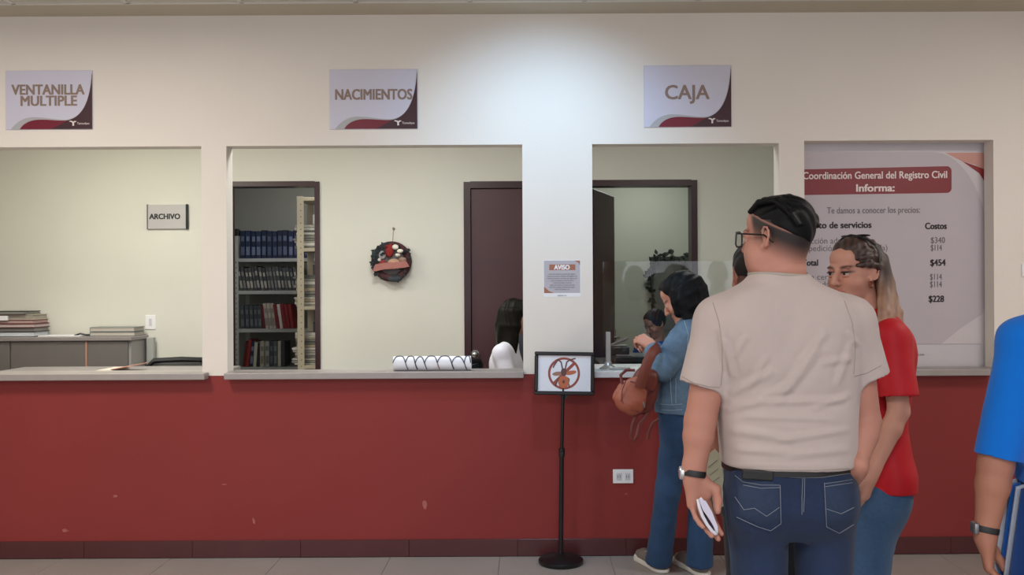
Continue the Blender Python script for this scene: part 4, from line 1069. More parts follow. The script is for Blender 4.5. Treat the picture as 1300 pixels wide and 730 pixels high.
def shoe(root, ankle, yaw, upper, solec, s=1.0):
    ax_, ay = ankle[0], ankle[1]
    F = Field(axis_lin([(-.07, .07, .0035)]), axis_lin([(-.13, .24, .0045)]), axis_lin([(-.01, .15, .0035)]))
    F.chain([(0, -.055, .045), (0, .03, .048), (.004, .12, .036), (.004, .165, .030)], [.040, .040, .040, .030], .03, flat=(1, 0, 0), fs=.95)
    F.cone((0, -.035, .05), (0, -.03, .125), .043, .041, .03, cap='b'); F.cone((0, -.033, .07), (0, -.03, .14), .034, .036, .004, 'sub')
    F.half((0, 0, -1), (0, 0, .016))
    M = Matrix.Translation((ax_, ay, 0)) @ Matrix.Rotation(yaw, 4, 'Z') @ Matrix.Translation((0, .032, 0)) @ Matrix.Scale(s, 4)
    V, Q_ = F.mesh(); V = relax(V, Q_, 1)
    V = (np.array(M.to_3x3())@V.T).T+np.array(M.translation)
    so = to_obj('shoe', V, Q_, mat('shoe_'+upper, upper, .7, .12, 60, .3, 300), root)
    F = Field(axis_lin([(-.07, .07, .0035)]), axis_lin([(-.13, .24, .0045)]), axis_lin([(-.01, .06, .0035)]))
    F.ell((0, -.05, .012), (.044, .058, .05), .02); F.cone((0, -.05, .012), (.004, .15, .012), .043, .045, .01)
    F.half((0, 0, -1), (0, 0, .0005)); F.half((0, -.06, 1), (0, .0, .024))
    V, Q_ = F.mesh(); V = (np.array(M.to_3x3())@V.T).T+np.array(M.translation)
    to_obj('sole', V, Q_, mat('sole_'+solec, solec, .6, .05), so)
    b = B()
    for k in range(4): b.tube([(-.022, .04+.018*k, .082-.005*k), (0, .045+.018*k, .090-.006*k), (.024, .04+.018*k, .082-.005*k)], .003, 6)
    lo_ = b.xf(M).done('laces', mat('lace_'+solec, solec, .8, .05), so, True); lo_['kind'] = 'stuff'
    return so
def figure(label, sp):
    hd = sp['head']; c = npv(hd['c']); A = np.array(hd['A']); hs = hd.get('s', 1)
    rows = sp['rows']; yaw = sp.get('yaw', 0); pw = sp.get('p', 2.4)
    foot = sp['legs'][0]['ankle']
    root = empty('person', ((sp['legs'][0]['ankle'][0]+sp['legs'][1]['ankle'][0])/2, (sp['legs'][0]['ankle'][1]+sp['legs'][1]['ankle'][1])/2, 0), label, 'person', sp.get('group'))
    pts = [c+[0, 0, .14], c+[.14, .14, 0], c-[.14, .14, 0]]
    for a in sp['arms']: pts += [npv(a['sh']), npv(a['el']), npv(a['wr']), npv(a['wr'])+np.array(a['hand'][0])/np.linalg.norm(a['hand'][0])*.2]
    for l in sp['legs']: pts += [npv(l['hip']), npv(l['knee']), npv(l['ankle'])*[1, 1, 0]]
    for r_ in rows: pts += [np.array([r_[1]-.15, r_[2]-.15, r_[0]]), np.array([r_[1]+.15, r_[2]+.15, r_[0]])]
    F = grid(pts, .07, sp.get('h', .004), sp.get('zseg', .6))
    nb = npv(sp['neck'])
    F.stack([q for q in rows], yaw, pw, .03, inset=.016)
    Lf = add_head(F, c, A, hs, hd.get('wide', 1), (nb, hd.get('rn', .056)), hd.get('fem', False), hd.get('jowl', 0))
    ar = sp.get('ar', (.052, .046, .036, .040, .026))
    for a in sp['arms']:
        sh, el, wr = npv(a['sh']), npv(a['el']), npv(a['wr']); r5 = a.get('r', ar); fa = el+(wr-el)*.28
        F.chain([sh, sh+(el-sh)*.45, el, fa, wr], [r5[0], r5[1], r5[2], r5[3], r5[4]], .03)
        y, z, side = a['hand'][:3]; kw = a['hand'][3] if len(a['hand']) > 3 else {}
        add_hand(F, wr, y, z, side, **kw)
    lr = sp.get('lr', (.085, .055, .038))
    for l in sp['legs']:
        h_, k_, a_ = npv(l['hip']), npv(l['knee']), npv(l['ankle'])
        F.chain([h_, k_, k_+(a_-k_)*.35, a_], [lr[0]*.85, lr[1]*.85, lr[1]*.8, lr[2]], .03)
        fy = l.get('yaw', yaw); F.cone(a_*[1, 1, 0]+[0, 0, .045], a_*[1, 1, 0]+[-math.sin(fy)*.12, math.cos(fy)*.12, .035], .030, .024, .02)
    V, Q_ = F.mesh(); V = relax(V, Q_, 1, .5)
    cols = skin_cols(V, sp['skin'], c, A, hs, sp.get('skinfn'))
    body = to_obj('body', V, Q_, SKIN, root, cols)
    eyes(root, Lf, A, hs)
    # ---- top
    t = sp['top']; h2 = t.get('h', .005); th = t.get('th', .004)
    G = grid(pts, .09, h2); G.stack(rows, yaw, pw, .02, zclip=(t['hem'], rows[-1][0]))
    for a in sp['arms']:
        sh, el, wr = npv(a['sh']), npv(a['el']), npv(a['wr']); r5 = a.get('r', ar); sr = a.get('sr', t['sr'])
        G.cone(nb-[0, 0, .03], sh, .05, sr[0]*.96, .04)
        if t['sleeve'] < 1:
            d = sh+(el-sh)*t['sleeve'] if 'send' not in a else npv(a['send'])
            G.cone(sh, d, sr[0], sr[1], .03, cap='b'); 
            u = (d-sh)/np.linalg.norm(d-sh); G.cone(d-u*.014, d+u*.05, sr[1]-.009, sr[1]-.007, .006, 'sub')
        else:
            fa = el+(wr-el)*.3; wr2 = el+(wr-el)*.93
            G.chain([sh, sh+(el-sh)*.5, el, fa], [sr[0], sr[1], sr[2], sr[3]], .03); G.cone(fa, wr2, sr[3], sr[4], .01, cap='b')
            u = (wr2-el)/np.linalg.norm(wr2-el); G.cone(wr2-u*.01, wr2+u*.05, sr[4]-.008, sr[4]-.008, .004, 'sub')
    for e in t.get('extra', []): G.ell(*e[:2], k=.04)
    zh = t['hem']; r0 = min(rows, key=lambda q: abs(q[0]-zh))
    G.put((r0[1]-.3, r0[2]-.3, zh-.02), (r0[1]+.3, r0[2]+.3, zh-.012), lambda X, Y, Z: (((np.abs(((X-r0[1])*math.cos(yaw)+(Y-r0[2])*math.sin(yaw))/(r0[3]-.012))**pw+np.abs((-(X-r0[1])*math.sin(yaw)+(Y-r0[2])*math.cos(yaw))/(r0[4]-.012))**pw)**(1/pw)-1)*.12+0*Z), .002, 'sub')
    rn = hd.get('rn', .056); up = (npv(Lf(0, -.022, -.07))-nb); 
    ncut = nb+t.get('ncut', np.array([0, 0, .012])); G.cone(ncut, ncut+up/np.linalg.norm(up)*.12, rn*1.08+.003+t.get('nw', 0), rn+.03, .004, 'sub', pad=.03)
    V, Q_ = G.mesh(); V = relax(V, Q_, 2, .5); Nn = vnorm(V, Q_)
    dsp = wav(V, t.get('wsc', 1.0), t.get('wst', (1, 1, 1)))*t.get('wa', .0025)
    if 'fold' in t: dsp = dsp+t['fold'](V, Nn)
    V = V+Nn*dsp[:, None]
    tc = np.tile(np.array(rgb(t['color'])), (len(V), 1))
    if 'cfn' in t: tc = t['cfn'](tc, V)
    top = to_obj(t['name'], V, Q_, t['mat'], root, tc)
    # ---- trousers
    q = sp['pants']; G = grid([x for l in sp['legs'] for x in (npv(l['hip'])+[.1, .1, 0], npv(l['hip'])-[.1, .1, 0], npv(l['knee']), npv(l['ankle']))]+[np.array([r_[1]+s_*.15, r_[2]+s_*.15, r_[0]]) for r_ in q['rows'] for s_ in (-1, 1)], .09, q.get('h', .0055))
    G.stack(q['rows'], yaw, q.get('p', 2.2), .04)
    for l in sp['legs']:
        h_, k_, a_ = npv(l['hip']), npv(l['knee']), npv(l['ankle']); pr_ = l.get('pr', q['r'])
        a2 = a_+np.array([0, 0, q.get('cuff', -.03)])
        G.cone(h_, k_, pr_[0], pr_[1], q.get('k', .03)); G.cone(k_, a2, pr_[1], pr_[2], .02, cap='b')
        u = (a2-k_)/np.linalg.norm(a2-k_); G.cone(a2-u*.03, a2+u*.05, pr_[2]-.009, pr_[2]-.008, .004, 'sub')
    for e in q.get('extra', []): G.ell(*e[:2], k=.06)
    V, Q_ = G.mesh(); V = relax(V, Q_, 2, .5); Nn = vnorm(V, Q_)
    dsp = wav(V, 1.2, (1, 1, 1.6))*q.get('wa', .002)
    if 'fold' in q: dsp = dsp+q['fold'](V, Nn)
    V = V+Nn*dsp[:, None]
    tc = np.tile(np.array(rgb(q['color'])), (len(V), 1))
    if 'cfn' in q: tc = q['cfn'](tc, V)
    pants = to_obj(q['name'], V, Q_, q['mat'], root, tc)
    if sp.get('shoes'):
        for l in sp['legs']:
            a_ = l['ankle']; fy = l.get('yaw', yaw); shoe(root, (a_[0], a_[1]), fy, *sp['shoes'])
    if 'hair' in sp: sp['hair'](root, Lf, A, c, hs)
    return dict(root=root, body=body, top=top, pants=pants, L=Lf, A=A, c=c, s=hs)
def hair_mesh(root, F, m, A, c, s, base, streak=None, amp=.0018, st=(40, 4, 40), tipfn=None, it=1, name='hair'):
    V, Q_ = F.mesh(); V = relax(V, Q_, it); Nn = vnorm(V, Q_); q = ((V-c)@A)/s
    f = np.sin(q[:, 0]*260+6*np.sin(q[:, 2]*14)+4*np.sin(q[:, 1]*17))*.6+np.sin(q[:, 0]*120+q[:, 1]*55+5*np.sin(q[:, 2]*22))*.4 if st is None else np.sin(q@np.array(st)+3*np.sin(q@np.array([9, 17, 13])))
    V = V+Nn*(f*amp)[:, None]
    cols = np.tile(np.array(rgb(base)), (len(V), 1))
    if tipfn: cols = tipfn(cols, q, V, f)
    return to_obj(name, V, Q_, m, root, cols)
def local_field(c, A, s, lo, hi, h):
    """grid aligned to world covering head-local box"""
    cs = [c+A@(np.array([x, y, z])*s) for x in (lo[0], hi[0]) for y in (lo[1], hi[1]) for z in (lo[2], hi[2])]
    cs = np.array(cs); a, b_ = cs.min(0), cs.max(0)
    return Field(*[axis_lin([(a[i], b_[i], h)]) for i in range(3)])
def lplane(F, A, c, s, n, p):
    F.half(A@np.array(n, float), c+A@(np.array(p)*s))
def lell(F, L, A, s, p, r_, k=.02, op='add'): F.ell(L(*p), np.array(r_)*s, k*s, op, A)
M_hairD = mat('dark_glossy_hair', 'FFFFFF', .38, .25, 60, .4, 400, attr=True, spec=.13)
M_denim = mat('denim_cloth', 'FFFFFF', .85, .10, 90, .35, 700, attr=True, spec=.2, sheen=.1)
M_jersey = mat('cotton_jersey', 'FFFFFF', .9, .02, 40, .25, 900, attr=True, spec=.15, sheen=.15)
M_metal = mat('dark_frame_metal', '2A2A2E', .3, 0, metal=.6)

# ================= the man in the beige shirt =================
YM = 2.61
def W(px, py, Y=YM): return P(px, py, Y)
mrows = [rowp(601, 917, 1083, YM+.03, .150), rowp(585, 916, 1083, YM+.03, .150), rowp(560, 914, 1084, YM+.03, .150), rowp(530, 912, 1085, YM+.03, .148), rowp(497, 910, 1088, YM+.03, .142),
         rowp(465, 908, 1090, YM+.02, .138), rowp(430, 906, 1090, YM+.02, .130), rowp(405, 905, 1083, YM+.01, .115), rowp(385, 912, 1070, YM+.01, .108), rowp(370, 930, 1050, YM+.01, .100), rowp(358, 946, 1032, YM+.01, .092), rowp(348, 953, 1024, YM+.010, .080)]
def seg_folds(segs):
    S_ = []
    for x0, y0, x1, y1, wd, am in segs:
        a, b_ = P(x0, y0, YM-.1), P(x1, y1, YM-.1); S_.append((a.x, a.z, b_.x, b_.z, wd/440, am/1000))
    def f(V, Nn, G_=1.3):
        # foreshorten to the plane through the back
        sc = (YM-.1)/V[:, 1]; x = V[:, 0]*sc; z = (V[:, 2]-CAMH)*sc+CAMH; o = np.zeros(len(V)); back = sstep(.05, .5, -Nn[:, 1])
        for x0, z0, x1, z1, wd, am in S_:
            dx, dz = x1-x0, z1-z0; L2 = dx*dx+dz*dz; t = ((x-x0)*dx+(z-z0)*dz)/L2; tc = np.clip(t, 0, 1)
            dd = (x-x0-tc*dx)**2+(z-z0-tc*dz)**2; sd = ((x-x0)*-dz+(z-z0)*dx)/math.sqrt(L2)
            env = np.exp(-dd/wd**2)*np.sqrt(np.clip(1-np.abs(tc*2-1)**3, 0, 1))
            o += am*env*(1+.0*sd)-am*.6*np.exp(-((dd**.5-wd*1.3)/(wd*.8))**2)*np.sqrt(np.clip(1-np.abs(tc*2-1)**3, 0, 1))
        return o*back*G_
    return f
mf = seg_folds([(920, 430, 930, 480, 5, 5), (915, 418, 918, 470, 4, 4), (932, 455, 948, 425, 5, 3), (925, 500, 985, 470, 6, 3.5), (985, 512, 1042, 440, 7, 5), (960, 508, 1005, 490, 6, 4), (1010, 470, 1050, 420, 6, 3),
                (925, 512, 1075, 508, 5, 4), (940, 528, 1060, 532, 5, 3), (925, 545, 1010, 558, 6, 3.5), (985, 560, 1080, 545, 5, 3), (930, 570, 1000, 575, 5, 2.5), (1000, 578, 1080, 570, 6, 3),
                (1040, 462, 1082, 455, 5, 3), (1062, 490, 1084, 430, 5, 3), (1075, 420, 1092, 440, 4, 3), (950, 495, 975, 450, 5, 2.5), (915, 520, 960, 515, 5, 3), (1030, 520, 1082, 500, 5, 2.5), (922, 590, 1078, 592, 3, 1)])
def man_skin(cols, x, y, z, hd, mix, V):
    d = sstep(-.055, .030, z-.50*y)*(y < .066)*(z > -.075)*(1-sstep(.077, .083, np.abs(x))*(y > -.035)*(z < .04))
    front = sstep(.066, .045, y-.25*(z-.05))
    part = 1-.6*np.exp(-((z-.047-.42*y)/.003)**2)*(x < 0)*(y > -.075)
    mix(hd, '141417', .97*np.clip(d, 0, 1)*front*part)
    st = np.exp(-((z+.085)/.03)**2)*sstep(.02, .06, y); mix(hd, '6A5450', .35*st)
def man_hair(root, L, A, c, s):
    F = local_field(c, A, s, (-.11, -.14, -.05), (.11, .12, .15), .003)
    lell(F, L, A, s, (0, -.014, .034), (.0765, .0985, .094)); lell(F, L, A, s, (.008, .044, .086), (.050, .044, .036), .03); lell(F, L, A, s, (.0, -.05, .07), (.055, .048, .045), .03)
    r2 = np.random.default_rng(2)
    for i in range(16):
        x0 = -.06+.12*i/15; F.chain([L(x0*.8, .066, .082+r2.uniform(-.006, .006)), L(x0, .03, .118-.5*abs(x0)**1.3), L(x0*1.05, -.03, .122-.6*abs(x0)**1.3), L(x0*1.1, -.080, .085-.3*abs(x0)), L(x0*.95, -.096, .04)], [.007, .008, .009, .008, .006], .004)
    lplane(F, A, c, s, (-.25, .42, -1), (-.07, 0, .050)); lplane(F, A, c, s, (0, 1, -.5), (0, .075, .06))
    def tip(cols, q, V, f):
        return cols*(1+.25*f[:, None])
    hair_mesh(root, F, M_hairD, A, c, s, '0B0C0F', amp=.0014, st=(150, 12, 80), tipfn=tip)
    # razor line on the side
    bm_ = None
hc = W(988, 303, YM+.01)
man = figure('heavyset man in a beige t-shirt and dark jeans seen from behind, paper in his hand', dict(
    head=dict(c=hc, A=rotm(R(44), R(2)), s=.97, wide=1.05, rn=.064, jowl=.012), neck=W(988, 352, YM+.012), rows=mrows, p=2.5, h=.0028, zseg=.75, skin='B47F6E', skinfn=man_skin,
    ar=(.06, .052, .043, .046, .028),
    arms=[dict(sh=W(914, 408, YM+.01), el=W(889, 535, YM+.00), wr=W(881, 603, YM-.02), sr=(.070, .062), send=W(889, 491, YM), r=(.06, .052, .045, .043, .0285), hand=((.20, -.03, -.97), (-.30, .93, -.15), 1, dict(s=1.04, curl=((8, 12, 16, 20), (16, 20, 24, 28), 18), spread=.3, thumb=(.1, 1.2)))),
          dict(sh=W(1078, 408, YM+.01), el=W(1099, 535, YM+.02), wr=W(1088, 594, YM-.05), sr=(.070, .060), send=W(1103, 480, YM+.01), r=(.06, .050, .042, .041, .0255), hand=((-.1, .80, -.6), (.75, .1, .6), -1, dict(s=.95, curl=(35, 45, 30), thumb=(.3, .6))))],
    legs=[dict(hip=W(962, 668, YM+.03), knee=W(966, 805, YM+.03), ankle=W(962, 985, YM+.03)), dict(hip=W(1046, 668, YM+.03), knee=W(1046, 805, YM+.03), ankle=W(1048, 985, YM+.03))],
    top=dict(name='t_shirt', color='BAACA7', mat=M_jersey, hem=W(1000, 600, YM-.12).z, sleeve=.6, sr=(.07, .06), wa=.0022, fold=mf, h=.0045, ncut=np.array([0, 0, .010]),
             extra=[(npv(W(955, 420, YM-.06)), (.085, .05, .11)), (npv(W(1045, 420, YM-.06)), (.085, .05, .11))]),
    pants=dict(name='jeans', color='23304A', mat=M_denim, rows=[rowp(592, 921, 1081, YM+.03, .138), rowp(615, 921, 1085, YM+.03, .142), rowp(640, 923, 1085, YM+.03, .145), rowp(660, 930, 1080, YM+.03, .115), rowp(680, 950, 1062, YM+.03, .075)], r=(.087, .074, .066), k=.02, h=.005,
               extra=[(npv(W(962, 640, YM-.035)), (.080, .078, .098)), (npv(W(1044, 640, YM-.035)), (.082, .075, .085))], wa=.002,
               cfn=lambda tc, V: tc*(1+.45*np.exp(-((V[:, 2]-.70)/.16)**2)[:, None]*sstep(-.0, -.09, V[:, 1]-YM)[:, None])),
    shoes=('2A2B2E', 'C9C9C6', 1.05), hair=man_hair))
# snap helpers: throw a ray from the photograph's side onto cloth to sew details on it
def snapper(o, y0=-.2):
    me = o.data; V = [v.co[:] for v in me.vertices]; bvh = BVHTree.FromPolygons(V, [p.vertices[:] for p in me.polygons])
    def f(px, py, off=.001):
        a = Vector((0, 0, CAMH)); d = (P(px, py, 3.0)-a).normalized()
        h = bvh.ray_cast(a, d)
        return (h[0]+h[1]*off, h[1]) if h[0] is not None else None
    return f
def sewline(snap, pts, r_, m, root, name, off=.0008, dash=False):
    Q2 = []
    for (x0, y0), (x1, y1) in zip(pts, pts[1:]):
        n = max(2, int(math.hypot(x1-x0, y1-y0)/1.6))
        Q2 += [(x0+(x1-x0)*i/n, y0+(y1-y0)*i/n) for i in range(n)]
    Q2.append(pts[-1]); H = [snap(x, y, off) for x, y in Q2]; H = [h[0] for h in H if h]
    if len(H) < 2: return
    return B().tube(H, r_, 6).done(name, m, root, True)
def patch(snap, poly, m, root, name, off=.002, n=14):
    """quadrilateral cloth patch laid on the surface: corners tl,tr,br,bl in the photo"""
    b = B(); g = []; tl, tr, br, bl = poly
    for i in range(n+1):
        rw = []
        for j in range(n+1):
            u, v = j/n, i/n; x = (tl[0]*(1-u)+tr[0]*u)*(1-v)+(bl[0]*(1-u)+br[0]*u)*v; y = (tl[1]*(1-u)+tr[1]*u)*(1-v)+(bl[1]*(1-u)+br[1]*u)*v
            if len(poly) == 4 and v > .78: y += (1-abs(u*2-1))*(v-.78)/.22*5
            ed = min(u, 1-u, v, 1-v); h = snap(x, y, off if ed > .001 else .0)
            rw.append(b.bm.verts.new(h[0]) if h else None)
        g.append(rw)
    for i in range(n):
        for j in range(n):
            q = [g[i][j], g[i][j+1], g[i+1][j+1], g[i+1][j]]
            if all(q): b.bm.faces.new(q[::-1])
    return b.done(name, m, root, True)
rt = man['root']; sj = snapper(man['pants'])
M_st = mat('pale_stitching', '767C88', .8, .1); M_pk = mat('pocket_denim', '24344F', .85, .10, 90, .35, 700)
pk = patch(sj, ((934, 603), (990, 615), (990, 664), (940, 657)), M_pk, rt, 'back_pocket'); pk2 = patch(sj, ((1046, 613), (1081, 609), (1083, 664), (1049, 667)), M_pk, rt, 'back_pocket')
for root_, lines in ((pk, [[(934, 604), (944, 612), (966, 616), (990, 616)], [(944, 616), (966, 620), (990, 619)], [(934, 631), (945, 647), (958, 645), (973, 655), (989, 644)], [(990, 616), (991, 664)], [(936, 656), (962, 668), (978, 673), (991, 664)]]),
                     (pk2, [[(1046, 614), (1063, 612), (1081, 609)], [(1047, 618), (1081, 613)], [(1049, 646), (1058, 649), (1067, 652), (1083, 644)], [(1046, 613), (1049, 668)], [(1049, 668), (1065, 676), (1083, 665)]])):
    for i, l in enumerate(lines): sewline(sj, l, .0010, M_st, root_, 'stitching', .003)
for l in ([(1019, 606), (1018, 630), (1018, 653)], [(1021.5, 606), (1021, 630), (1020, 650)], [(984, 601), (1002, 606), (1019, 607), (1045, 606), (1080, 601)]): sewline(sj, l, .0010, M_st, man['pants'], 'seam', .0015)
sewline(sj, [(921, 601), (918, 620), (922, 650), (927, 690), (931, 729)], .0011, mat('seam_blue', '2E4668', .8), man['pants'], 'side_seam', .001)
# belt and wallet showing over the pocket
cz_ = W(1000, 601.5, YM-.12); b = B()
ring = [(mrows[0][1]+.188*math.cos(t), YM+.03+.146*math.sin(t)) for t in [2*math.pi*k/48 for k in range(48)]]
rr0 = mrows[0]
pts_ = [(rr0[1]+(rr0[3]-.001)*np.sign(math.cos(t))*abs(math.cos(t))**.9, YM+.03+(.143)*np.sign(math.sin(t))*abs(math.sin(t))**.9) for t in [2*math.pi*k/56 for k in range(56)]]
for z0, z1 in ((cz_.z-.012, cz_.z+.012),):
    n = len(pts_); A_ = [b.bm.verts.new((x, y, z0)) for x, y in pts_]; C_ = [b.bm.verts.new((x, y, z1)) for x, y in pts_]
    for i in range(n): b.bm.faces.new((A_[i], A_[(i+1) % n], C_[(i+1) % n], C_[i]))
b.done('belt', mat('black_leather', '131314', .4, .1), rt, True)
h = sj(962, 607, .004); 
wl_ = W(962, 604, h[0].y-.004)
tag(B().box((-.043, -.006, -.012), (.043, .006, .016), .004, seg=2).xf(Matrix.Translation((wl_.x, h[0].y-.004, wl_.z)) @ Matrix.Rotation(R(4), 4, 'Y')).done('wallet', mat('black_wallet', '161618', .45, .1)), "black wallet sticking out of the beige-shirted man's back pocket", 'wallet')
# collar rib
ts = snapper(man['top'])
def collar(fig, nb, tilt, r0, m, z_up=.06, rt_=.0045, n=48):
    """ribbed collar: follow the inner rim of the neck opening on the shirt"""
    me = fig['top'].data; bvh = BVHTree.FromPolygons([v.co[:] for v in me.vertices], [p.vertices[:] for p in me.polygons]); pts_ = []
    for k in range(n):
        t = 2*math.pi*k/n; hit = None
        x, y = nb[0]+r0*math.cos(t), nb[1]+r0*math.sin(t)
        h_ = bvh.ray_cast(Vector((x, y, nb[2]+.12)), Vector((0, 0, -1)))
        pts_.append(Vector((x, y, h_[0].z if h_[0] is not None else nb[2])))
    zz = np.array([p.z for p in pts_])
    for _ in range(4): zz = (np.roll(zz, 1)+zz*2+np.roll(zz, -1))/4
    for p, z_ in zip(pts_, zz): p.z = z_+.001
    return B().tube(pts_, rt_, 8, True).done('collar', m, fig['top'], True)
collar(man, npv(W(988, 352, YM+.012)), 0, .083, mat('beige_rib', 'A69E94', .9, .02))
# glasses
L, A = man['L'], man['A']
def gl_tube(p, r_, name, root, m=M_metal): return B().tube([L(*q) for q in p], r_, 6).done(name, m, root, True)
gr = B().tube([L(-.055, .108, .018), L(-.056, .109, -.018), L(-.045, .112, -.026), L(-.016, .116, -.024), L(-.010, .118, -.008), L(-.012, .118, .014), L(-.03, .115, .020)], .0024, 6, True).tube([L(.055, .108, .018), L(.056, .109, -.018), L(.045, .112, -.026), L(.016, .116, -.024), L(.010, .118, -.008), L(.012, .118, .014), L(.03, .115, .020)], .0024, 6, True).tube([L(-.011, .118, .006), L(0, .121, .008), L(.011, .118, .006)], .002, 6)
gr.done('glasses', M_metal, rt, True); gO = bpy.data.objects['glasses']
for sx in (-1, 1):
    gl_tube([(sx*.055, .108, .014), (sx*.075, .09, .013), (sx*.083, .03, .010), (sx*.0835, -.005, .008), (sx*.083, -.035, -.014)], .0026, 'temple', gO)
    B().poly([(-.02, -.021), (.02, -.022), (.021, .014), (-.021, .016)], .001).xf(Matrix.Translation(Vector(L(sx*.033, .1125, -.002))) @ Matrix(A).to_4x4()).done('lens', M_glass, gO)
# watch
wr = npv(W(881, 601, YM-.02)); fa = npv(W(881, 603, YM-.02))-npv(W(889, 535, YM))
wb = ring_band('watch', wr, fa, .0318, .018, .0045, mat('black_rubber', '1B1C1E', .5, .03), rt, (1, .95))
B().lathe([(0, 0), (.019, 0), (.019, .008), (.016, .011), (0, .011)], n=24).xf(Matrix.Translation(Vector(wr)+Vector((-.031, .0, .002))) @ Matrix.Rotation(R(-90), 4, 'Y') @ Matrix.Rotation(R(0), 4, 'X')).done('watch_case', mat('silver_case', 'D4D6DA', .25, 0, metal=.7), wb, True)
w2 = npv(W(1089, 587, YM-.045)); a2 = npv(W(1088, 594, YM-.05))-npv(W(1099, 535, YM+.02))
ring_band('bracelet', w2, a2, .0282, .006, .003, mat('beaded_bracelet', '8C7A6C', .4, .3, 200, metal=.4), rt); ring_band('bracelet', w2+a2/np.linalg.norm(a2)*.013, a2, .0282, .009, .003, mat('black_leather', '131314'), rt)
# folded paper in his hand
YH = YM-.045
out = [(884, 634), (886, 645), (890, 656), (896, 667), (903, 676), (908, 680), (911.5, 678), (911.5, 672), (907, 661), (901, 648), (896, 638), (890, 631)]
b = B(); nn = len(out); F_, Bk = [], []
for yy, LL in ((YH-.03, F_), (YH+.05, Bk)):
    for x, y in out: LL.append(b.bm.verts.new(P(x, y, yy)))
for i in range(nn-1): b.bm.faces.new((F_[i], F_[i+1], Bk[i+1], Bk[i]))
po = b.done('folded_paper', mat('white_folded_paper', 'DCDCE6', .6, .03), None, True)
md_ = po.modifiers.new('thick', 'SOLIDIFY'); md_.thickness = .009; md_.offset = -1
tag(po, "white folded paper curled in the beige-shirted man's left hand", 'paper')
inn = [(892, 650), (899, 661), (905, 670), (908, 674), (907, 668), (900, 655)]
b = B(); F_, Bk = [], []
for x, y in inn: F_.append(b.bm.verts.new(P(x, y, YH-.02))); Bk.append(b.bm.verts.new(P(x, y, YH+.045)))
for i in range(len(inn)-1): b.bm.faces.new((F_[i], F_[i+1], Bk[i+1], Bk[i]))
o = b.done('inner_fold', mat('navy_print', '2B3A5C', .6, .05), po, True); md_ = o.modifiers.new('thick', 'SOLIDIFY'); md_.thickness = .002

b = B(); lf = [(887, 633), (896, 636), (904, 650), (911, 668), (911, 677), (901, 660), (892, 647)]
va = [b.bm.verts.new(P(x, y, YH-.034)) for x, y in lf]; b.bm.faces.new(va)
o = b.done('paper_leaf', mat('lilac_white_paper', 'CFCDE0', .6, .03), po); md_ = o.modifiers.new('thick', 'SOLIDIFY'); md_.thickness = .002

for l in ([(866, 478), (880, 486), (900, 491), (914, 492)], [(1084, 478), (1100, 474), (1119, 464)], [(920, 595), (960, 596), (1000, 597), (1040, 597), (1079, 595)]): sewline(ts, l, .0009, mat('beige_thread', '8F857C', .9, 0), man['top'], 'hem_stitching', .0003)
for l in ([(905, 384), (913, 410), (917, 440), (917, 470), (915, 490)], [(1072, 382), (1082, 410), (1086, 440), (1084, 475)]): sewline(ts, l, .0012, mat('beige_seam', '9D9289', .9, 0), man['top'], 'armhole_seam', .0002)
# ================= the woman in red =================
def U(px, py, Y=3.19): return P(px, py, Y)
def rowc(py, cx, rx, ry, Y=3.19):
    p = P(cx, py, Y); return (p.z, p.x, Y, rx, ry)
wy_ = R(100)
wrows = [rowc(624, 1115, .170, .098), rowc(600, 1116, .172, .102), rowc(570, 1112, .155, .098), rowc(540, 1110, .145, .094), rowc(505, 1112, .150, .100), rowc(470, 1112, .165, .112), rowc(440, 1114, .168, .100), rowc(420, 1116, .140, .078), rowc(408, 1115, .095, .062), rowc(399, 1112, .058, .050), rowc(392, 1110, .052, .047)]
hcw = U(1085, 346); Aw = rotm(R(121), R(-2))
def rw_skin(cols, x, y, z, hd, mix, V):
    mix(hd & (y > .06), '1E1210', 1.0*np.exp(-(((np.abs(x)-.034)/.018)**4+((z-.0045)/.004)**2)))   # upper lash line
    mix(hd & (y > .05), '8A5A54', .45*np.exp(-(((np.abs(x)-.033)/.018)**4+((z-.010)/.009)**2)))   # lid shade make-up
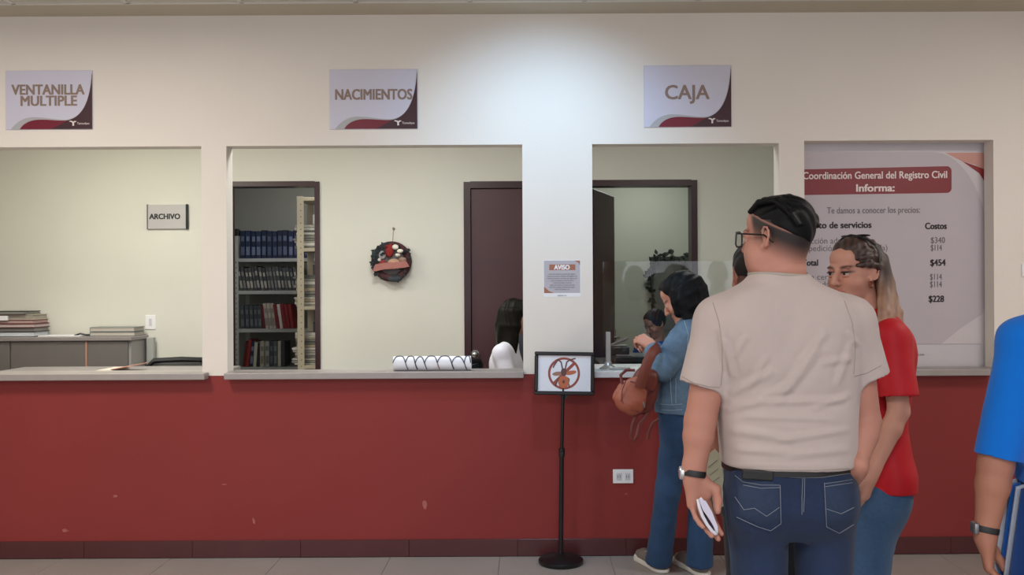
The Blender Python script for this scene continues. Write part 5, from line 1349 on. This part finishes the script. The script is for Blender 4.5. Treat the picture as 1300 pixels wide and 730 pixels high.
def rw_hair(root, L, A, c, s):
    F = Field(*[axis_lin([(a, b_, .0036)]) for a, b_ in ((c[0]-.16, c[0]+.30), (c[1]-.18, c[1]+.25), (c[2]-.42, c[2]+.16))])
    lell(F, L, A, s, (0, -.024, .036), (.084, .108, .096)); lell(F, L, A, s, (0, .02, .075), (.060, .055, .045), .03)
    # clear the face and ear
    lplane(F, A, c, s, (0, 1, -.80), (0, .046, .035))
    lell(F, L, A, s, (-.088, .022, -.030), (.036, .040, .055), .04, 'sub')
    r2 = np.random.default_rng(3)
    for i in range(30):
        u = i/29; an = R(188+150*u)      # around the back, from behind the left ear to the right one
        r0 = L(.078*math.cos(an), -.022+.098*math.sin(an)*.9, .035+.02*r2.uniform(-1, 1)); r1 = L(.088*math.cos(an), -.030+.105*math.sin(an)*.95, -.045)
        e = P(1104+42*(1-abs(u-.45))*.8+r2.uniform(-3, 3), 398+r2.uniform(-4, 14), 3.06+.34*u); f = P(1112+26*(1-abs(u-.5))+r2.uniform(-4, 4), 430+r2.uniform(-8, 14), 3.03+.38*u)
        m1 = (np.array(r1)*.5+npv(e)*.5)+A@np.array([0, -.006, 0])
        F.chain([r0, r1, m1, npv(e), npv(f)], [.016, .020, .019, .016, .008], .012)
    for (x0, z0) in ((-.050, .098), (-.064, .078), (-.074, .055), (-.080, .03)):
        F.chain([L(x0*.75, .055, z0-.004), L(x0*1.0, .02, z0), L(x0*1.02, -.03, z0-.01), L(x0*.95, -.07, z0-.03)], [.008*s, .013*s, .014*s, .012*s], .006)
    def tip(cols, q, V, f):
        z = q[:, 2]; t = sstep(.03, -.13, z+.02*f-.12*(q[:, 1]+.03))
        st_ = (.5+.5*np.sin(q[:, 0]*210+q[:, 1]*160+4*np.sin(q[:, 2]*9)))
        a = np.array(rgb('2C1B18')); b_ = np.array(rgb('A8846F')); d = np.array(rgb('6A4A3C'))
        t2 = (t*(.75+.35*st_))[:, None].clip(0, 1); cc = a*(1-t2)+b_*t2
        top_ = (sstep(.0, .06, z)*st_*.30)[:, None]; cc = cc*(1-top_)+d*top_
        bt = sstep(-.19, -.24, z)[:, None]; return cc*(1-bt)+np.array(rgb('4A3028'))*bt
    hair_mesh(root, F, mat('long_hair', 'FFFFFF', .45, .10, 40, .3, 400, attr=True), A, c, s, '2C1B18', amp=.0016, st=(150, 110, 10), tipfn=tip)
NE = .17
red = figure('woman with long ombre hair in a red blouse and blue jeans beside the beige-shirted man', dict(
    head=dict(c=hcw, A=Aw, s=.97, rn=.047, fem=True), neck=U(1108, 398), rows=wrows, yaw=wy_, p=2.2, h=.0028, zseg=.7, skin='C08C78', skinfn=rw_skin,
    ar=(.045, .040, .034, .034, .022),
    arms=[dict(sh=P(1131, 428, 3.19-NE+.02), el=P(1141, 522, 3.0), wr=P(1106, 602, 2.97), sr=(.056, .066), send=P(1140, 505, 3.0), hand=((-.30, -.05, -.9), (.75, -.60, -.2), 1, dict(s=.92, curl=(18, 24, 18), thumb=(.2, .3)))),
          dict(sh=P(1108, 428, 3.19+NE-.02), el=P(1118, 522, 3.40), wr=P(1100, 600, 3.38), sr=(.056, .066), hand=((-.2, 0, -1), (.3, .95, 0), -1, dict(s=.92, curl=(15, 20, 15))))],
    legs=[dict(hip=P(1106, 650, 3.10), knee=P(1098, 800, 3.08), ankle=P(1100, 900, 3.08)), dict(hip=P(1104, 650, 3.28), knee=P(1096, 790, 3.28), ankle=P(1090, 882, 3.28))],
    top=dict(name='blouse', color='B5101E', mat=mat('red_silky_cotton', 'FFFFFF', .6, .04, 20, .15, 300, attr=True, spec=.35), hem=U(1100, 617).z, sleeve=.8, sr=(.056, .066), wa=.009, wst=(1, 1, .45), wsc=1.1, nw=.004),
    pants=dict(name='jeans', color='3D5878', mat=M_denim, rows=[rowc(606, 1113, .160, .088), rowc(630, 1112, .163, .092), rowc(655, 1108, .145, .084), rowc(680, 1104, .10, .06)], r=(.084, .062, .052), k=.04, wa=.0015,
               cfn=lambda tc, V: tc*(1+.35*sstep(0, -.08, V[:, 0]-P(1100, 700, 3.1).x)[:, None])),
    lr=(.08, .05, .036), shoes=('6E6660', 'C9C6C0', .93), hair=rw_hair))
Lw = red['L']
# sunglasses pushed up on her head
b = B().tube([Lw(-.078, -.018, .096), Lw(-.064, .002, .115), Lw(-.036, .012, .129), Lw(-.010, .014, .134), Lw(0, .014, .136), Lw(.010, .014, .134), Lw(.036, .012, .129), Lw(.064, .002, .115), Lw(.078, -.018, .096)], .004, 8)
sgl = b.done('sunglasses', M_black, red['root'], True)
for sx in (-1, 1):
    b = B(); b.ball((0, 0, 0), .026, (1, .16, .72), 16)
    b.xf(Matrix.Translation(Vector(Lw(sx*.036, -.008, .133))) @ Matrix(red['A']).to_4x4() @ Matrix.Rotation(R(-84), 4, 'X') @ Matrix.Rotation(sx*R(14), 4, 'Y')).done('lens', mat('smoke_lens', '1A1D20', .1, 0, coat=.6), sgl, True)
    B().tube([Lw(sx*.078, -.018, .096), Lw(sx*.090, -.022, .075), Lw(sx*.094, -.018, .045), Lw(sx*.090, -.024, .008)], .0034, 6).done('temple', M_black, sgl, True)
B().tube([Lw(-.074+.0*math.cos(t), .006+.009*math.sin(t), -.044+.012*math.cos(t)) for t in [2*math.pi*k/16 for k in range(16)]], .0022, 6, True).done('earring', mat('copper_metal', '8A4A34', .3, 0, metal=.7), red['root'], True)
for sx in (-1, 1): B().tube([Lw(sx*.016, .0965, -.001), Lw(sx*.024, .0995, .0028), Lw(sx*.034, .0990, .0034), Lw(sx*.043, .0945, .0018), Lw(sx*.052, .088, .002)], [.0007, .0017, .0021, .0019, .0006], 6).done('eyelashes', mat('mascara', '15100F', .6, 0), red['root'], True)

# ================= the man hidden behind =================
YH2 = 3.30
def V2(px, py, Y=YH2): return P(px, py, Y)
hrows = [rowc(z, 972, a, b_, YH2) for z, a, b_ in ((610, .165, .125), (580, .160, .120), (540, .158, .118), (490, .165, .120), (450, .175, .118), (425, .165, .100), (412, .125, .075), (402, .075, .06), (395, .06, .055))]
def short_hair(hexc, top=(.078, .102, .093), fade=True):
    def f(root, L, A, c, s):
        F = local_field(c, A, s, (-.11, -.14, -.07), (.11, .12, .15), .0035)
        lell(F, L, A, s, (0, -.016, .034), top); lell(F, L, A, s, (0, .04, .08), (.052, .048, .038), .03)
        lplane(F, A, c, s, (0, .75, -1), (0, 0, -.005 if fade else -.03)); lplane(F, A, c, s, (0, 1, -.4), (0, .07, .06))
        hair_mesh(root, F, M_hairD, A, c, s, hexc, amp=.0016, st=(120, 60, 60))
    return f
def fade_skin(hexc):
    def f(cols, x, y, z, hd, mix, V): mix(hd, hexc, .8*sstep(-.07, -.01, z-.3*y)*sstep(.05, .03, y)*np.where((np.abs(x) > .070) & (y > -.03), 0, 1))
    return f
hid = figure('short-haired man mostly hidden behind the beige-shirted man, holding documents', dict(
    head=dict(c=V2(957, 349), A=rotm(R(6), R(-6)), s=.97, rn=.056), neck=V2(966, 398), rows=hrows, p=2.4, h=.0045, skin='A9705F', skinfn=fade_skin('23201F'),
    arms=[dict(sh=V2(914, 430), el=V2(907, 505, 3.34), wr=V2(905, 557, 3.22), sr=(.06, .062), hand=((.15, .15, -.9), (-.9, -.4, 0), 1, dict(s=.95, curl=(35, 45, 30), thumb=(.2, .8)))),
          dict(sh=V2(1030, 430), el=V2(1040, 510), wr=V2(1036, 575, YH2-.02), sr=(.06, .062), hand=((0, .1, -1), (.9, .2, 0), -1, dict(s=.95)))],
    legs=[dict(hip=V2(946, 640), knee=V2(946, 742), ankle=V2(944, 865)), dict(hip=V2(1000, 640), knee=V2(1002, 742), ankle=V2(1004, 865))],
    top=dict(name='plaid_shirt', color='C9A8A8', mat=mat('pink_plaid_cotton', 'FFFFFF', .8, .08, 25, .1, attr=True), hem=V2(970, 608).z, sleeve=.62, sr=(.06, .06), wa=.003, h=.006, th=.004,
             cfn=lambda tc, V: np.where((np.sin(V[:, 2]*70)+np.sin(V[:, 0]*70) > .9)[:, None], np.array(rgb('B9C8D0')), np.where((np.sin(V[:, 2]*35+1) > .4)[:, None], np.array(rgb('D8B4AE')), np.array(rgb('D6CDBE'))))),
    pants=dict(name='trousers', color='22242A', mat=M_denim, rows=[rowc(600, 972, .155, .118, YH2), rowc(630, 972, .162, .122, YH2), rowc(650, 972, .155, .11, YH2)], r=(.085, .066, .055), h=.007),
    shoes=('2A2624', '1C1A1A', 1.0), hair=short_hair('1E1C1D')))
hr = npv(V2(905, 556, 3.22)); ring_band('wristband', hr, npv(V2(905, 557, 3.22))-npv(V2(907, 505, 3.34)), .028, .008, .003, mat('coral_band', 'C9705A', .5, .1), hid['root'])
def quad_sheet(name, px, Y0, Y1, m, label, cat, th=.003, off=0):
    b = B(); v = [b.bm.verts.new(P(x, y, Yq)) for (x, y), Yq in zip(px, (Y0, Y0, Y1, Y1))]; v2 = [b.bm.verts.new(q.co+Vector((0, th, 0))) for q in v]
    b.bm.faces.new(v); b.bm.faces.new(v2[::-1])
    for i in range(4): b.bm.faces.new((v[i], v[(i+1) % 4], v2[(i+1) % 4], v2[i]))
    return tag(b.done(name, m), label, cat)
dd = quad_sheet('document', [(892, 583), (914, 565), (922, 641), (907, 648)], 3.195, 3.195, mat('cream_green_document', 'C4C2A8', .6, .03), "cream certificate held low by the man behind the beige-shirted man", 'document')
for k in range(4):
    t = .2+.17*k; a = P(894+t*14+2, 583+t*55, 3.193); b_ = P(913+t*8-4, 571+t*65, 3.193)
    B().cyl(a, b_, .0008, n=5).done('printed_line', M_greyink, dd)
quad_sheet('document', [(905, 560), (919, 548), (926, 632), (917, 640)], 3.215, 3.215, mat('bluish_document', 'C3CDD2', .6, .03), 'bluish white sheet held behind the cream certificate', 'document')

# ================= the man in the blue shirt at the right edge =================
YB = 2.62
def Bp(px, py, Y=YB): return P(px, py, Y)
brows = [rowc(z, 1375, a, b_, YB) for z, a, b_ in ((600, .175, .135), (560, .172, .132), (520, .172, .128), (480, .178, .125), (440, .185, .118), (415, .172, .10), (398, .125, .08), (386, .08, .068), (378, .066, .06))]
blu = figure('man in a bright blue t-shirt cut off by the right edge, folder under his arm', dict(
    head=dict(c=Bp(1375, 320), A=rotm(R(8)), s=1.0, rn=.06), neck=Bp(1375, 382), rows=brows, p=2.4, h=.0042, skin='A9745F', skinfn=fade_skin('201C1B'),
    arms=[dict(sh=Bp(1297, 432), el=Bp(1264, 590), wr=Bp(1251, 683, YB-.02), r=(.055, .050, .048, .046, .029), sr=(.062, .066), send=Bp(1267, 581), hand=((.10, .0, -1), (-.9, .35, 0), 1, dict(s=1.02, curl=(35, 45, 30), thumb=(.3, .7)))),
          dict(sh=Bp(1453, 432), el=Bp(1485, 580), wr=Bp(1490, 680), sr=(.062, .064), hand=((-.05, .05, -1), (.9, .3, 0), -1, dict(s=1.02)))],
    legs=[dict(hip=Bp(1337, 670), knee=Bp(1334, 805), ankle=Bp(1330, 985)), dict(hip=Bp(1413, 670), knee=Bp(1416, 805), ankle=Bp(1420, 985))],
    top=dict(name='t_shirt', color='0F6FD0', mat=M_jersey, hem=Bp(1375, 612).z, sleeve=.68, sr=(.062, .064), wa=.003, h=.005),
    pants=dict(name='trousers', color='23283A', mat=M_denim, rows=[rowc(598, 1375, .17, .13, YB), rowc(630, 1375, .175, .132, YB), rowc(665, 1375, .165, .12, YB)], r=(.088, .07, .06), h=.007),
    shoes=('2E2E30', 'BDBBB6', 1.03), hair=short_hair('1A1819')))
wr = npv(Bp(1252, 672, YB-.02)); fa = npv(Bp(1251, 683, YB-.02))-npv(Bp(1264, 590))
wb = ring_band('watch', wr, fa, .0305, .018, .0045, mat('black_rubber', '1B1C1E'), blu['root'])
B().box((-.008, -.016, -.016), (.006, .016, .016), .004, seg=2).xf(Matrix.Translation(Vector(wr)+Vector((-.034, -.004, .006)))).done('watch_case', mat('steel_case', '8C8E92', .3, 0, metal=.8), wb, True)
# folders he carries
for k, (cc, x0, x1, lab) in enumerate((('DDE3EA', 1276, 1256, 'white paper bundle nearest the blue-shirted man\'s forearm'), ('2C66B4', 1284, 1262, 'blue folder held between the white papers'), ('C9D3E0', 1290, 1268, 'pale sheets behind the blue folder under his arm'), ('1E3F78', 1297, 1275, 'dark blue folder outermost under the blue-shirted man\'s arm'))):
    Y0 = YB+.02-.02*k
    a, b_ = P(x0, 613+3*k, Y0), P(x1, 745, Y0); dx_ = .034
    bb = B(); pts_ = [a, a+Vector((.13, .05, .02)), b_+Vector((.13, .05, -.1)), b_+Vector((-.004, 0, -.1))]
    v = [bb.bm.verts.new(p) for p in pts_]; v2 = [bb.bm.verts.new(p+Vector((.004, .012, 0))) for p in pts_]
    bb.bm.faces.new(v); bb.bm.faces.new(v2[::-1])
    for i in range(4): bb.bm.faces.new((v[i], v[(i+1) % 4], v2[(i+1) % 4], v2[i]))
    tag(bb.done('document_folder', mat('folder_'+cc, cc, .4, .03)), lab, 'folder')

# ================= the woman in denim at the cashier counter =================
YD = 4.74
def D(px, py, Y=YD): return P(px, py, Y)
dy_ = R(62)
drows = [rowc(z, cx, a, b_, YD) for z, cx, a, b_ in ((528, 861, .155, .112), (515, 862, .158, .114), (490, 864, .150, .108), (465, 868, .150, .108), (440, 874, .165, .112), (420, 878, .160, .095), (408, 879, .115, .075), (400, 878, .065, .058), (394, 877, .055, .052))]
def dn_hair(root, L, A, c, s):
    F = Field(*[axis_lin([(a, b_, .004)]) for a, b_ in ((c[0]-.2, c[0]+.22), (c[1]-.2, c[1]+.2), (c[2]-.3, c[2]+.17))])
    lell(F, L, A, s, (0, -.020, .036), (.088, .108, .100)); lell(F, L, A, s, (0, .03, .075), (.064, .058, .048), .03)
    lplane(F, A, c, s, (0, 1, -.62), (0, .040, .03))
    r2 = np.random.default_rng(8)
    for i in range(24):
        an = R(150+245*i/23); k_ = 1.0
        r0 = L(.080*math.cos(an), -.022+.098*math.sin(an), .04); r1 = L(.094*math.cos(an), -.026+.115*math.sin(an), -.04)
        w1 = r2.uniform(-.012, .012); m_ = L(.082*math.cos(an)+w1, -.02+.098*math.sin(an)-w1, -.085); e = np.array(L(.070*math.cos(an)-w1, -.015+.080*math.sin(an), -.085))+[0, 0, -.028+r2.uniform(-.015, .015)]; m_ = np.array(L(.080*math.cos(an)+w1, -.02+.094*math.sin(an)-w1, -.04))+[0, 0, -.03]; r1 = np.array(L(.088*math.cos(an), -.022+.103*math.sin(an), .0))+[0, 0, -.01]
        F.chain([r0, r1, m_, e], [.020, .022+w1*.3, .019, .009], .007)
    # locks falling forward past the jaw
    F.chain([L(-.080, -.01, .03), L(-.090, -.005, -.04), L(-.080, .02, -.11), L(-.06, .045, -.16)], [.016, .022, .022, .010], .012)
    hair_mesh(root, F, M_hairD, A, c, s, '0E1014', amp=.003, st=(80, 60, 14), tipfn=lambda cols, q, V, f: cols*(1+.3*f[:, None]))
hcd = D(866, 378); Ad = rotm(R(72), R(-30))
M_jac = mat('denim_jacket', 'FFFFFF', .85, .12, 45, .4, 500, attr=True, spec=.2)
den = figure('dark-haired woman in a denim jacket leaning on the cashier counter', dict(
    head=dict(c=hcd, A=Ad, s=1.0, rn=.05, fem=True), neck=D(877, 402), rows=drows, yaw=dy_, p=2.3, h=.0045, zseg=.5, skin='C08A76',
    ar=(.045, .042, .036, .036, .024),
    arms=[dict(sh=D(875, 424, YD-.12), el=D(840, 470, YD-.16), wr=D(829, 440, YD-.06), hand=((-.5, .35, .35), (.3, -.85, .4), 1, dict(s=.95, curl=(45, 60, 30), thumb=(.1, .6)))),
          dict(sh=D(880, 424, YD+.14), el=D(850, 465, YD+.22), wr=D(826, 448, YD+.16), hand=((-.5, -.2, .55), (-.2, .8, .6), -1, dict(s=.9, curl=(60, 60, 30))))],
    legs=[dict(hip=D(858, 545, YD-.02), knee=D(848, 622, YD-.03), ankle=D(836, 708, 4.80), yaw=R(24)), dict(hip=D(872, 545, YD+.03), knee=D(890, 628, YD-.0), ankle=D(888, 712, 4.74), yaw=R(24))],
    top=dict(name='denim_jacket', color='5F7890', mat=M_jac, hem=D(862, 522).z, sleeve=1, sr=(.070, .070, .062, .056, .042), wa=.010, wsc=1.5, nw=.002, h=.005,
             cfn=lambda tc, V: tc*(1+.22*wav(V, 2.6)[:, None])),
    pants=dict(name='jeans', color='2F4A6E', mat=M_denim, rows=[rowc(508, 863, .145, .100, YD), rowc(528, 862, .148, .100, YD), rowc(550, 863, .130, .085, YD), rowc(570, 864, .09, .06, YD)], r=(.078, .066, .070), k=.04, cuff=-.025, wa=.005,
               cfn=lambda tc, V: tc*(1+.25*wav(V, 1.4, (1, 1, .5))[:, None])),
    lr=(.078, .05, .036), shoes=('77706A', 'D6D3CC', .98), hair=dn_hair))
sd = snapper(den['top']); dr_ = den['top']; M_jst = mat('jacket_seam', '8EA3B8', .8, .1)
for l in ([(838, 513), (852, 514), (866, 513)], [(851, 480), (852, 500), (853, 513)], [(858, 480), (858, 500), (858, 512)], [(868, 405), (874, 425), (872, 445)], [(840, 520), (852, 521), (866, 520)]): sewline(sd, l, .0018, M_jst, dr_, 'seam', .001)
wr = npv(D(832, 444, YD-.08)); el_ = npv(D(840, 470, YD-.16))
ring_band('cuff', el_+(npv(D(829, 440, YD-.06))-el_)*.86, npv(D(829, 440, YD-.06))-el_, .038, .032, .006, mat('grey_cuff', '6E7478', .85, .1, 60), den['root'])
B().tube([den['L'](*q) for q in ((-.055, -.02, -.095), (-.03, -.075, -.105), (.03, -.08, -.105), (.06, -.02, -.1))], [.012, .016, .016, .012], 8).done('jacket_collar', M_jac if False else mat('jacket_collar_denim', '6C86A2', .85, .1, 45), den['top'], True)

# leather backpack hanging from her arm
YK = 4.56
def K(px, py, Y=YK): return P(px, py, Y)
bk = empty('backpack', tuple(K(812, 495)), "rust leather backpack hanging from the denim woman's arm before the red wall", 'backpack')
M_lea = mat('rust_leather', '96503C', .45, .12, 12, .25, 120); M_lea2 = mat('dark_rust_leather', '662822', .42, .12, 12, .25, 120)
def sdfpart(name, m, build, lo, hi, h=.004, wa=.002, root=bk):
    F = Field(*[axis_lin([(lo[i], hi[i], h)]) for i in range(3)]); build(F); V, Q_ = F.mesh(); V = relax(V, Q_, 2); V = V+vnorm(V, Q_)*(wav(V, 2.0)*wa)[:, None]
    return to_obj(name, V, Q_, m, root)
k0 = npv(K(808, 496)); lo = k0-[.22, .16, .2]; hi = k0+[.22, .2, .25]
up_ = npv(K(822, 468))-npv(K(800, 520)); up_ /= np.linalg.norm(up_); rt3 = np.cross(up_, [0, -1, 0]); rt3 /= np.linalg.norm(rt3); Mk = np.stack([rt3, np.array([0, 1., 0]), up_], 1)
def boxy(F, c, r_, k=.02, p=3.2):
    c = np.array(c)
    def fn(X, Y, Z):
        x, y, z = X-c[0], Y-c[1], Z-c[2]; u = x*Mk[0, 0]+y*Mk[1, 0]+z*Mk[2, 0]; v = x*Mk[0, 1]+y*Mk[1, 1]+z*Mk[2, 1]; w_ = x*Mk[0, 2]+y*Mk[1, 2]+z*Mk[2, 2]
        tp = 1-.22*w_/r_[2]
        return ((np.abs(u/(r_[0]*tp))**p+np.abs(v/r_[1])**p+np.abs(w_/r_[2])**p)**(1/p)-1)*min(r_)
    F.put(c-max(r_)*1.2, c+max(r_)*1.2, fn, k)
sdfpart('main_bag', M_lea2, lambda F: boxy(F, npv(K(816, 494, YK+.06)), (.078, .065, .125)), lo, hi, wa=.005)
sdfpart('front_pocket', M_lea, lambda F: (boxy(F, npv(K(804, 501, YK-.01)), (.068, .045, .088)), F.ell(npv(K(801, 512, YK-.03)), (.05, .04, .045), .04)), lo, hi, wa=.006)
sdfpart('flap', M_lea2, lambda F: boxy(F, npv(K(824, 482, YK-.005)), (.045, .052, .058)), lo, hi, wa=.005)
sdfpart('side_pocket', M_lea, lambda F: (boxy(F, npv(K(790, 497, YK+.04)), (.03, .05, .06)), ), lo, hi, wa=.005)
def strap(px, r_, m, name='strap'): return B().tube([K(*q) for q in px], r_, 8, flat=(0, 1, 0)).done(name, m, bk, True)
strap([(812, 492, YK-.06), (816, 478, YK-.08), (822, 460, YK-.09), (828, 448, YK-.08), (836, 440, YK-.02), (838, 446, YK+.06), (832, 470, YK+.06)], .026, mat('rust_strap', '743A2E', .5, .1, 20))
strap([(818, 520, YK), (808, 527, YK), (803, 540, YK-.01), (801, 556, YK-.01), (805, 560, YK-.01), (809, 553, YK-.01), (812, 538, YK), (822, 526, YK+.02), (832, 505, YK+.03), (833, 495, YK+.03)], .010, M_lea2)
strap([(836, 532, YK+.03), (829, 537, YK+.03), (824, 548, YK+.03), (822, 558, YK+.03)], .009, M_lea2)
for l in ([(788, 508), (800, 520), (815, 524)], [(795, 482), (790, 495), (789, 508)], [(800, 484), (812, 488), (824, 498)]):
    B().tube([K(x, y, YK-.062) for i, (x, y) in enumerate(l)], .0025, 6).done('piping', M_lea2, bk, True)
strap([(790, 488, YK-.03), (788, 476, YK-.02), (795, 470, YK), (806, 470, YK+.02)], .008, M_lea2)
for (px, py, a) in ((818, 468, 60), (817, 514, 70)):
    p = K(px, py, YK-.085 if py < 480 else YK-.055); B().box((-.014, -.004, -.004), (.014, .004, .004), .001).xf(Matrix.Translation(p) @ Matrix.Rotation(R(a), 4, 'Y')).done('buckle', M_chrome, bk)

# ================= the clerk in white, seated behind the middle window =================
YC = 6.25
def C1(px, py, Y=YC): return P(px, py, Y)
def seated(label, cxp, Y, facing, hc_, s_px, skin, color, hair, hd_yaw, ht=None, arms=None, topname='t_shirt', hs=.97, hd_pitch=0, group=None, back=.03):
    """person on a chair; shoulder line below the head centre hc_"""
    c = npv(hc_); f = np.array([-math.sin(facing), math.cos(facing), 0]); r_ = np.array([math.cos(facing), math.sin(facing), 0]); nb = c+[0, 0, -.165]-f*(.02+back*.4)
    base = c*[1, 1, 0]-f*back; zs = c[2]
    def row(dz, a, b_): p = base+f*(-.0); return (zs+dz, p[0], p[1], a, b_)
    rows = [row(-.74, .165, .125), row(-.64, .16, .118), row(-.52, .145, .105), row(-.40, .155, .108), row(-.30, .170, .108), row(-.235, .155, .085), row(-.20, .10, .065), row(-.175, .06, .052), row(-.16, .052, .048)]
    nbs = nb*[0, 0, 1]+base; sh = [nbs-r_*.17+[0, 0, -.055], nbs+r_*.17+[0, 0, -.075]]
    el = [sh[0]+f*.08+[0, 0, -.26]-r_*.03, sh[1]+f*.08+[0, 0, -.26]+r_*.03]; wr = [el[0]+f*.24+[0, 0, .03], el[1]+f*.24+[0, 0, .03]]
    if arms: el, wr = arms(sh, f, r_)
    zseat = zs-.72; hp = [base-r_*.09+[0, 0, zseat], base+r_*.09+[0, 0, zseat]]; kn = [h_+f*.42 for h_ in hp]; an = [np.array([k_[0], k_[1], .09])+f*.02 for k_ in kn]
    return figure(label, dict(head=dict(c=Vector(c), A=rotm(hd_yaw, hd_pitch), s=hs, rn=.047, fem=True), neck=Vector(nb), rows=rows, yaw=facing, p=2.3, h=.006, zseg=.5, skin=skin,
        ar=(.043, .040, .034, .034, .023), arms=[dict(sh=sh[0], el=el[0], wr=wr[0], hand=(wr[0]-el[0], (0, 0, 1), 1, dict(s=.92, curl=(20, 25, 20)))), dict(sh=sh[1], el=el[1], wr=wr[1], hand=(wr[1]-el[1], (0, 0, 1), -1, dict(s=.92, curl=(20, 25, 20))))],
        legs=[dict(hip=hp[0], knee=kn[0], ankle=an[0], yaw=facing), dict(hip=hp[1], knee=kn[1], ankle=an[1], yaw=facing)],
        top=dict(name=topname, color=color, mat=M_jersey, hem=zs-.72, sleeve=.72, sr=(.058, .058), wa=.004, h=.007), pants=dict(name='trousers', color='20242E', mat=M_denim, rows=[row(-.80, .16, .13), row(-.74, .165, .13), row(-.68, .155, .12)], r=(.085, .065, .055), h=.009),
        shoes=('222226', '33333A', .93), hair=hair, lr=(.075, .05, .034), group=group)), base, zseat
def long_hair(hexc, length=.30, w_=1.0):
    def f(root, L, A, c, s):
        F = Field(*[axis_lin([(a, b_, .006)]) for a, b_ in ((c[0]-.2, c[0]+.2), (c[1]-.2, c[1]+.2), (c[2]-length-.12, c[2]+.17))])
        lell(F, L, A, s, (0, -.022, .034), (.086, .108, .098)); lplane(F, A, c, s, (0, 1, -.5), (0, .052, .03))
        for i in range(20):
            an = R(172+196*i/19)
            F.chain([L(.080*math.cos(an), -.022+.09*math.sin(an), .04), L(.092*w_*math.cos(an), -.026+.105*math.sin(an), -.06), L(.10*w_*math.cos(an), -.04+.10*math.sin(an), -length)], [.022, .026, .012], .016)
        hair_mesh(root, F, M_hairD, A, c, s, hexc, amp=.003, st=(90, 70, 8))
    return f
ck, base, zs_ = seated('seated clerk with long black hair in a white t-shirt behind the middle window', 640, YC, R(-98), P(657, 402, YC), 184, 'C79684', 'DDDDE6', long_hair('15130F', .25, .86), R(-84), back=.085)
office_chair(base[0]+.0, base[1], R(-98), 1.0, 'black office chair the white-shirted clerk sits on')
mr = empty('monitor', (.12, 6.45, .75), 'dark computer monitor on the desk before the white-shirted clerk', 'monitor')
p = P(660, 432, 6.5)
B().box((-.26, -.015, -.16), (.26, .015, .16), .006).xf(Matrix.Translation((p.x+.2, 6.5, 1.13)) @ Matrix.Rotation(R(-14), 4, 'Z')).done('screen', mat('dark_grey_plastic', '3B4047', .4, .04), mr)
B().cyl((p.x+.2, 6.51, .76), (p.x+.2, 6.51, 1.0), .02).box((p.x+.08, 6.42, .75), (p.x+.32, 6.6, .765), .004).done('stand', M_black, mr)

# ================= the clerk in blue in the inner office =================
YI = 7.95
def arm_up(sh, f, r_):
    el = [sh[0]+f*.12+np.array([0, 0, -.22])-r_*.05, sh[1]+f*.12+np.array([0, 0, -.22])+r_*.05]
    return el, [el[0]+f*.2+r_*.12+np.array([0, 0, .06]), el[1]+f*.2-r_*.12+np.array([0, 0, .06])]
ck2, base2, zs2 = seated('small seated clerk with short dark hair in a blue shirt behind the glass', 832, YI, R(140), P(832, 411, YI), 145, 'A97D6C', '1F4FA0', short_hair('22242C', (.086, .108, .102), False), R(120), arms=arm_up, topname='polo_shirt', hd_pitch=R(-25))
office_chair(base2[0], base2[1], R(140), .98, 'black office chair of the clerk in the blue shirt')
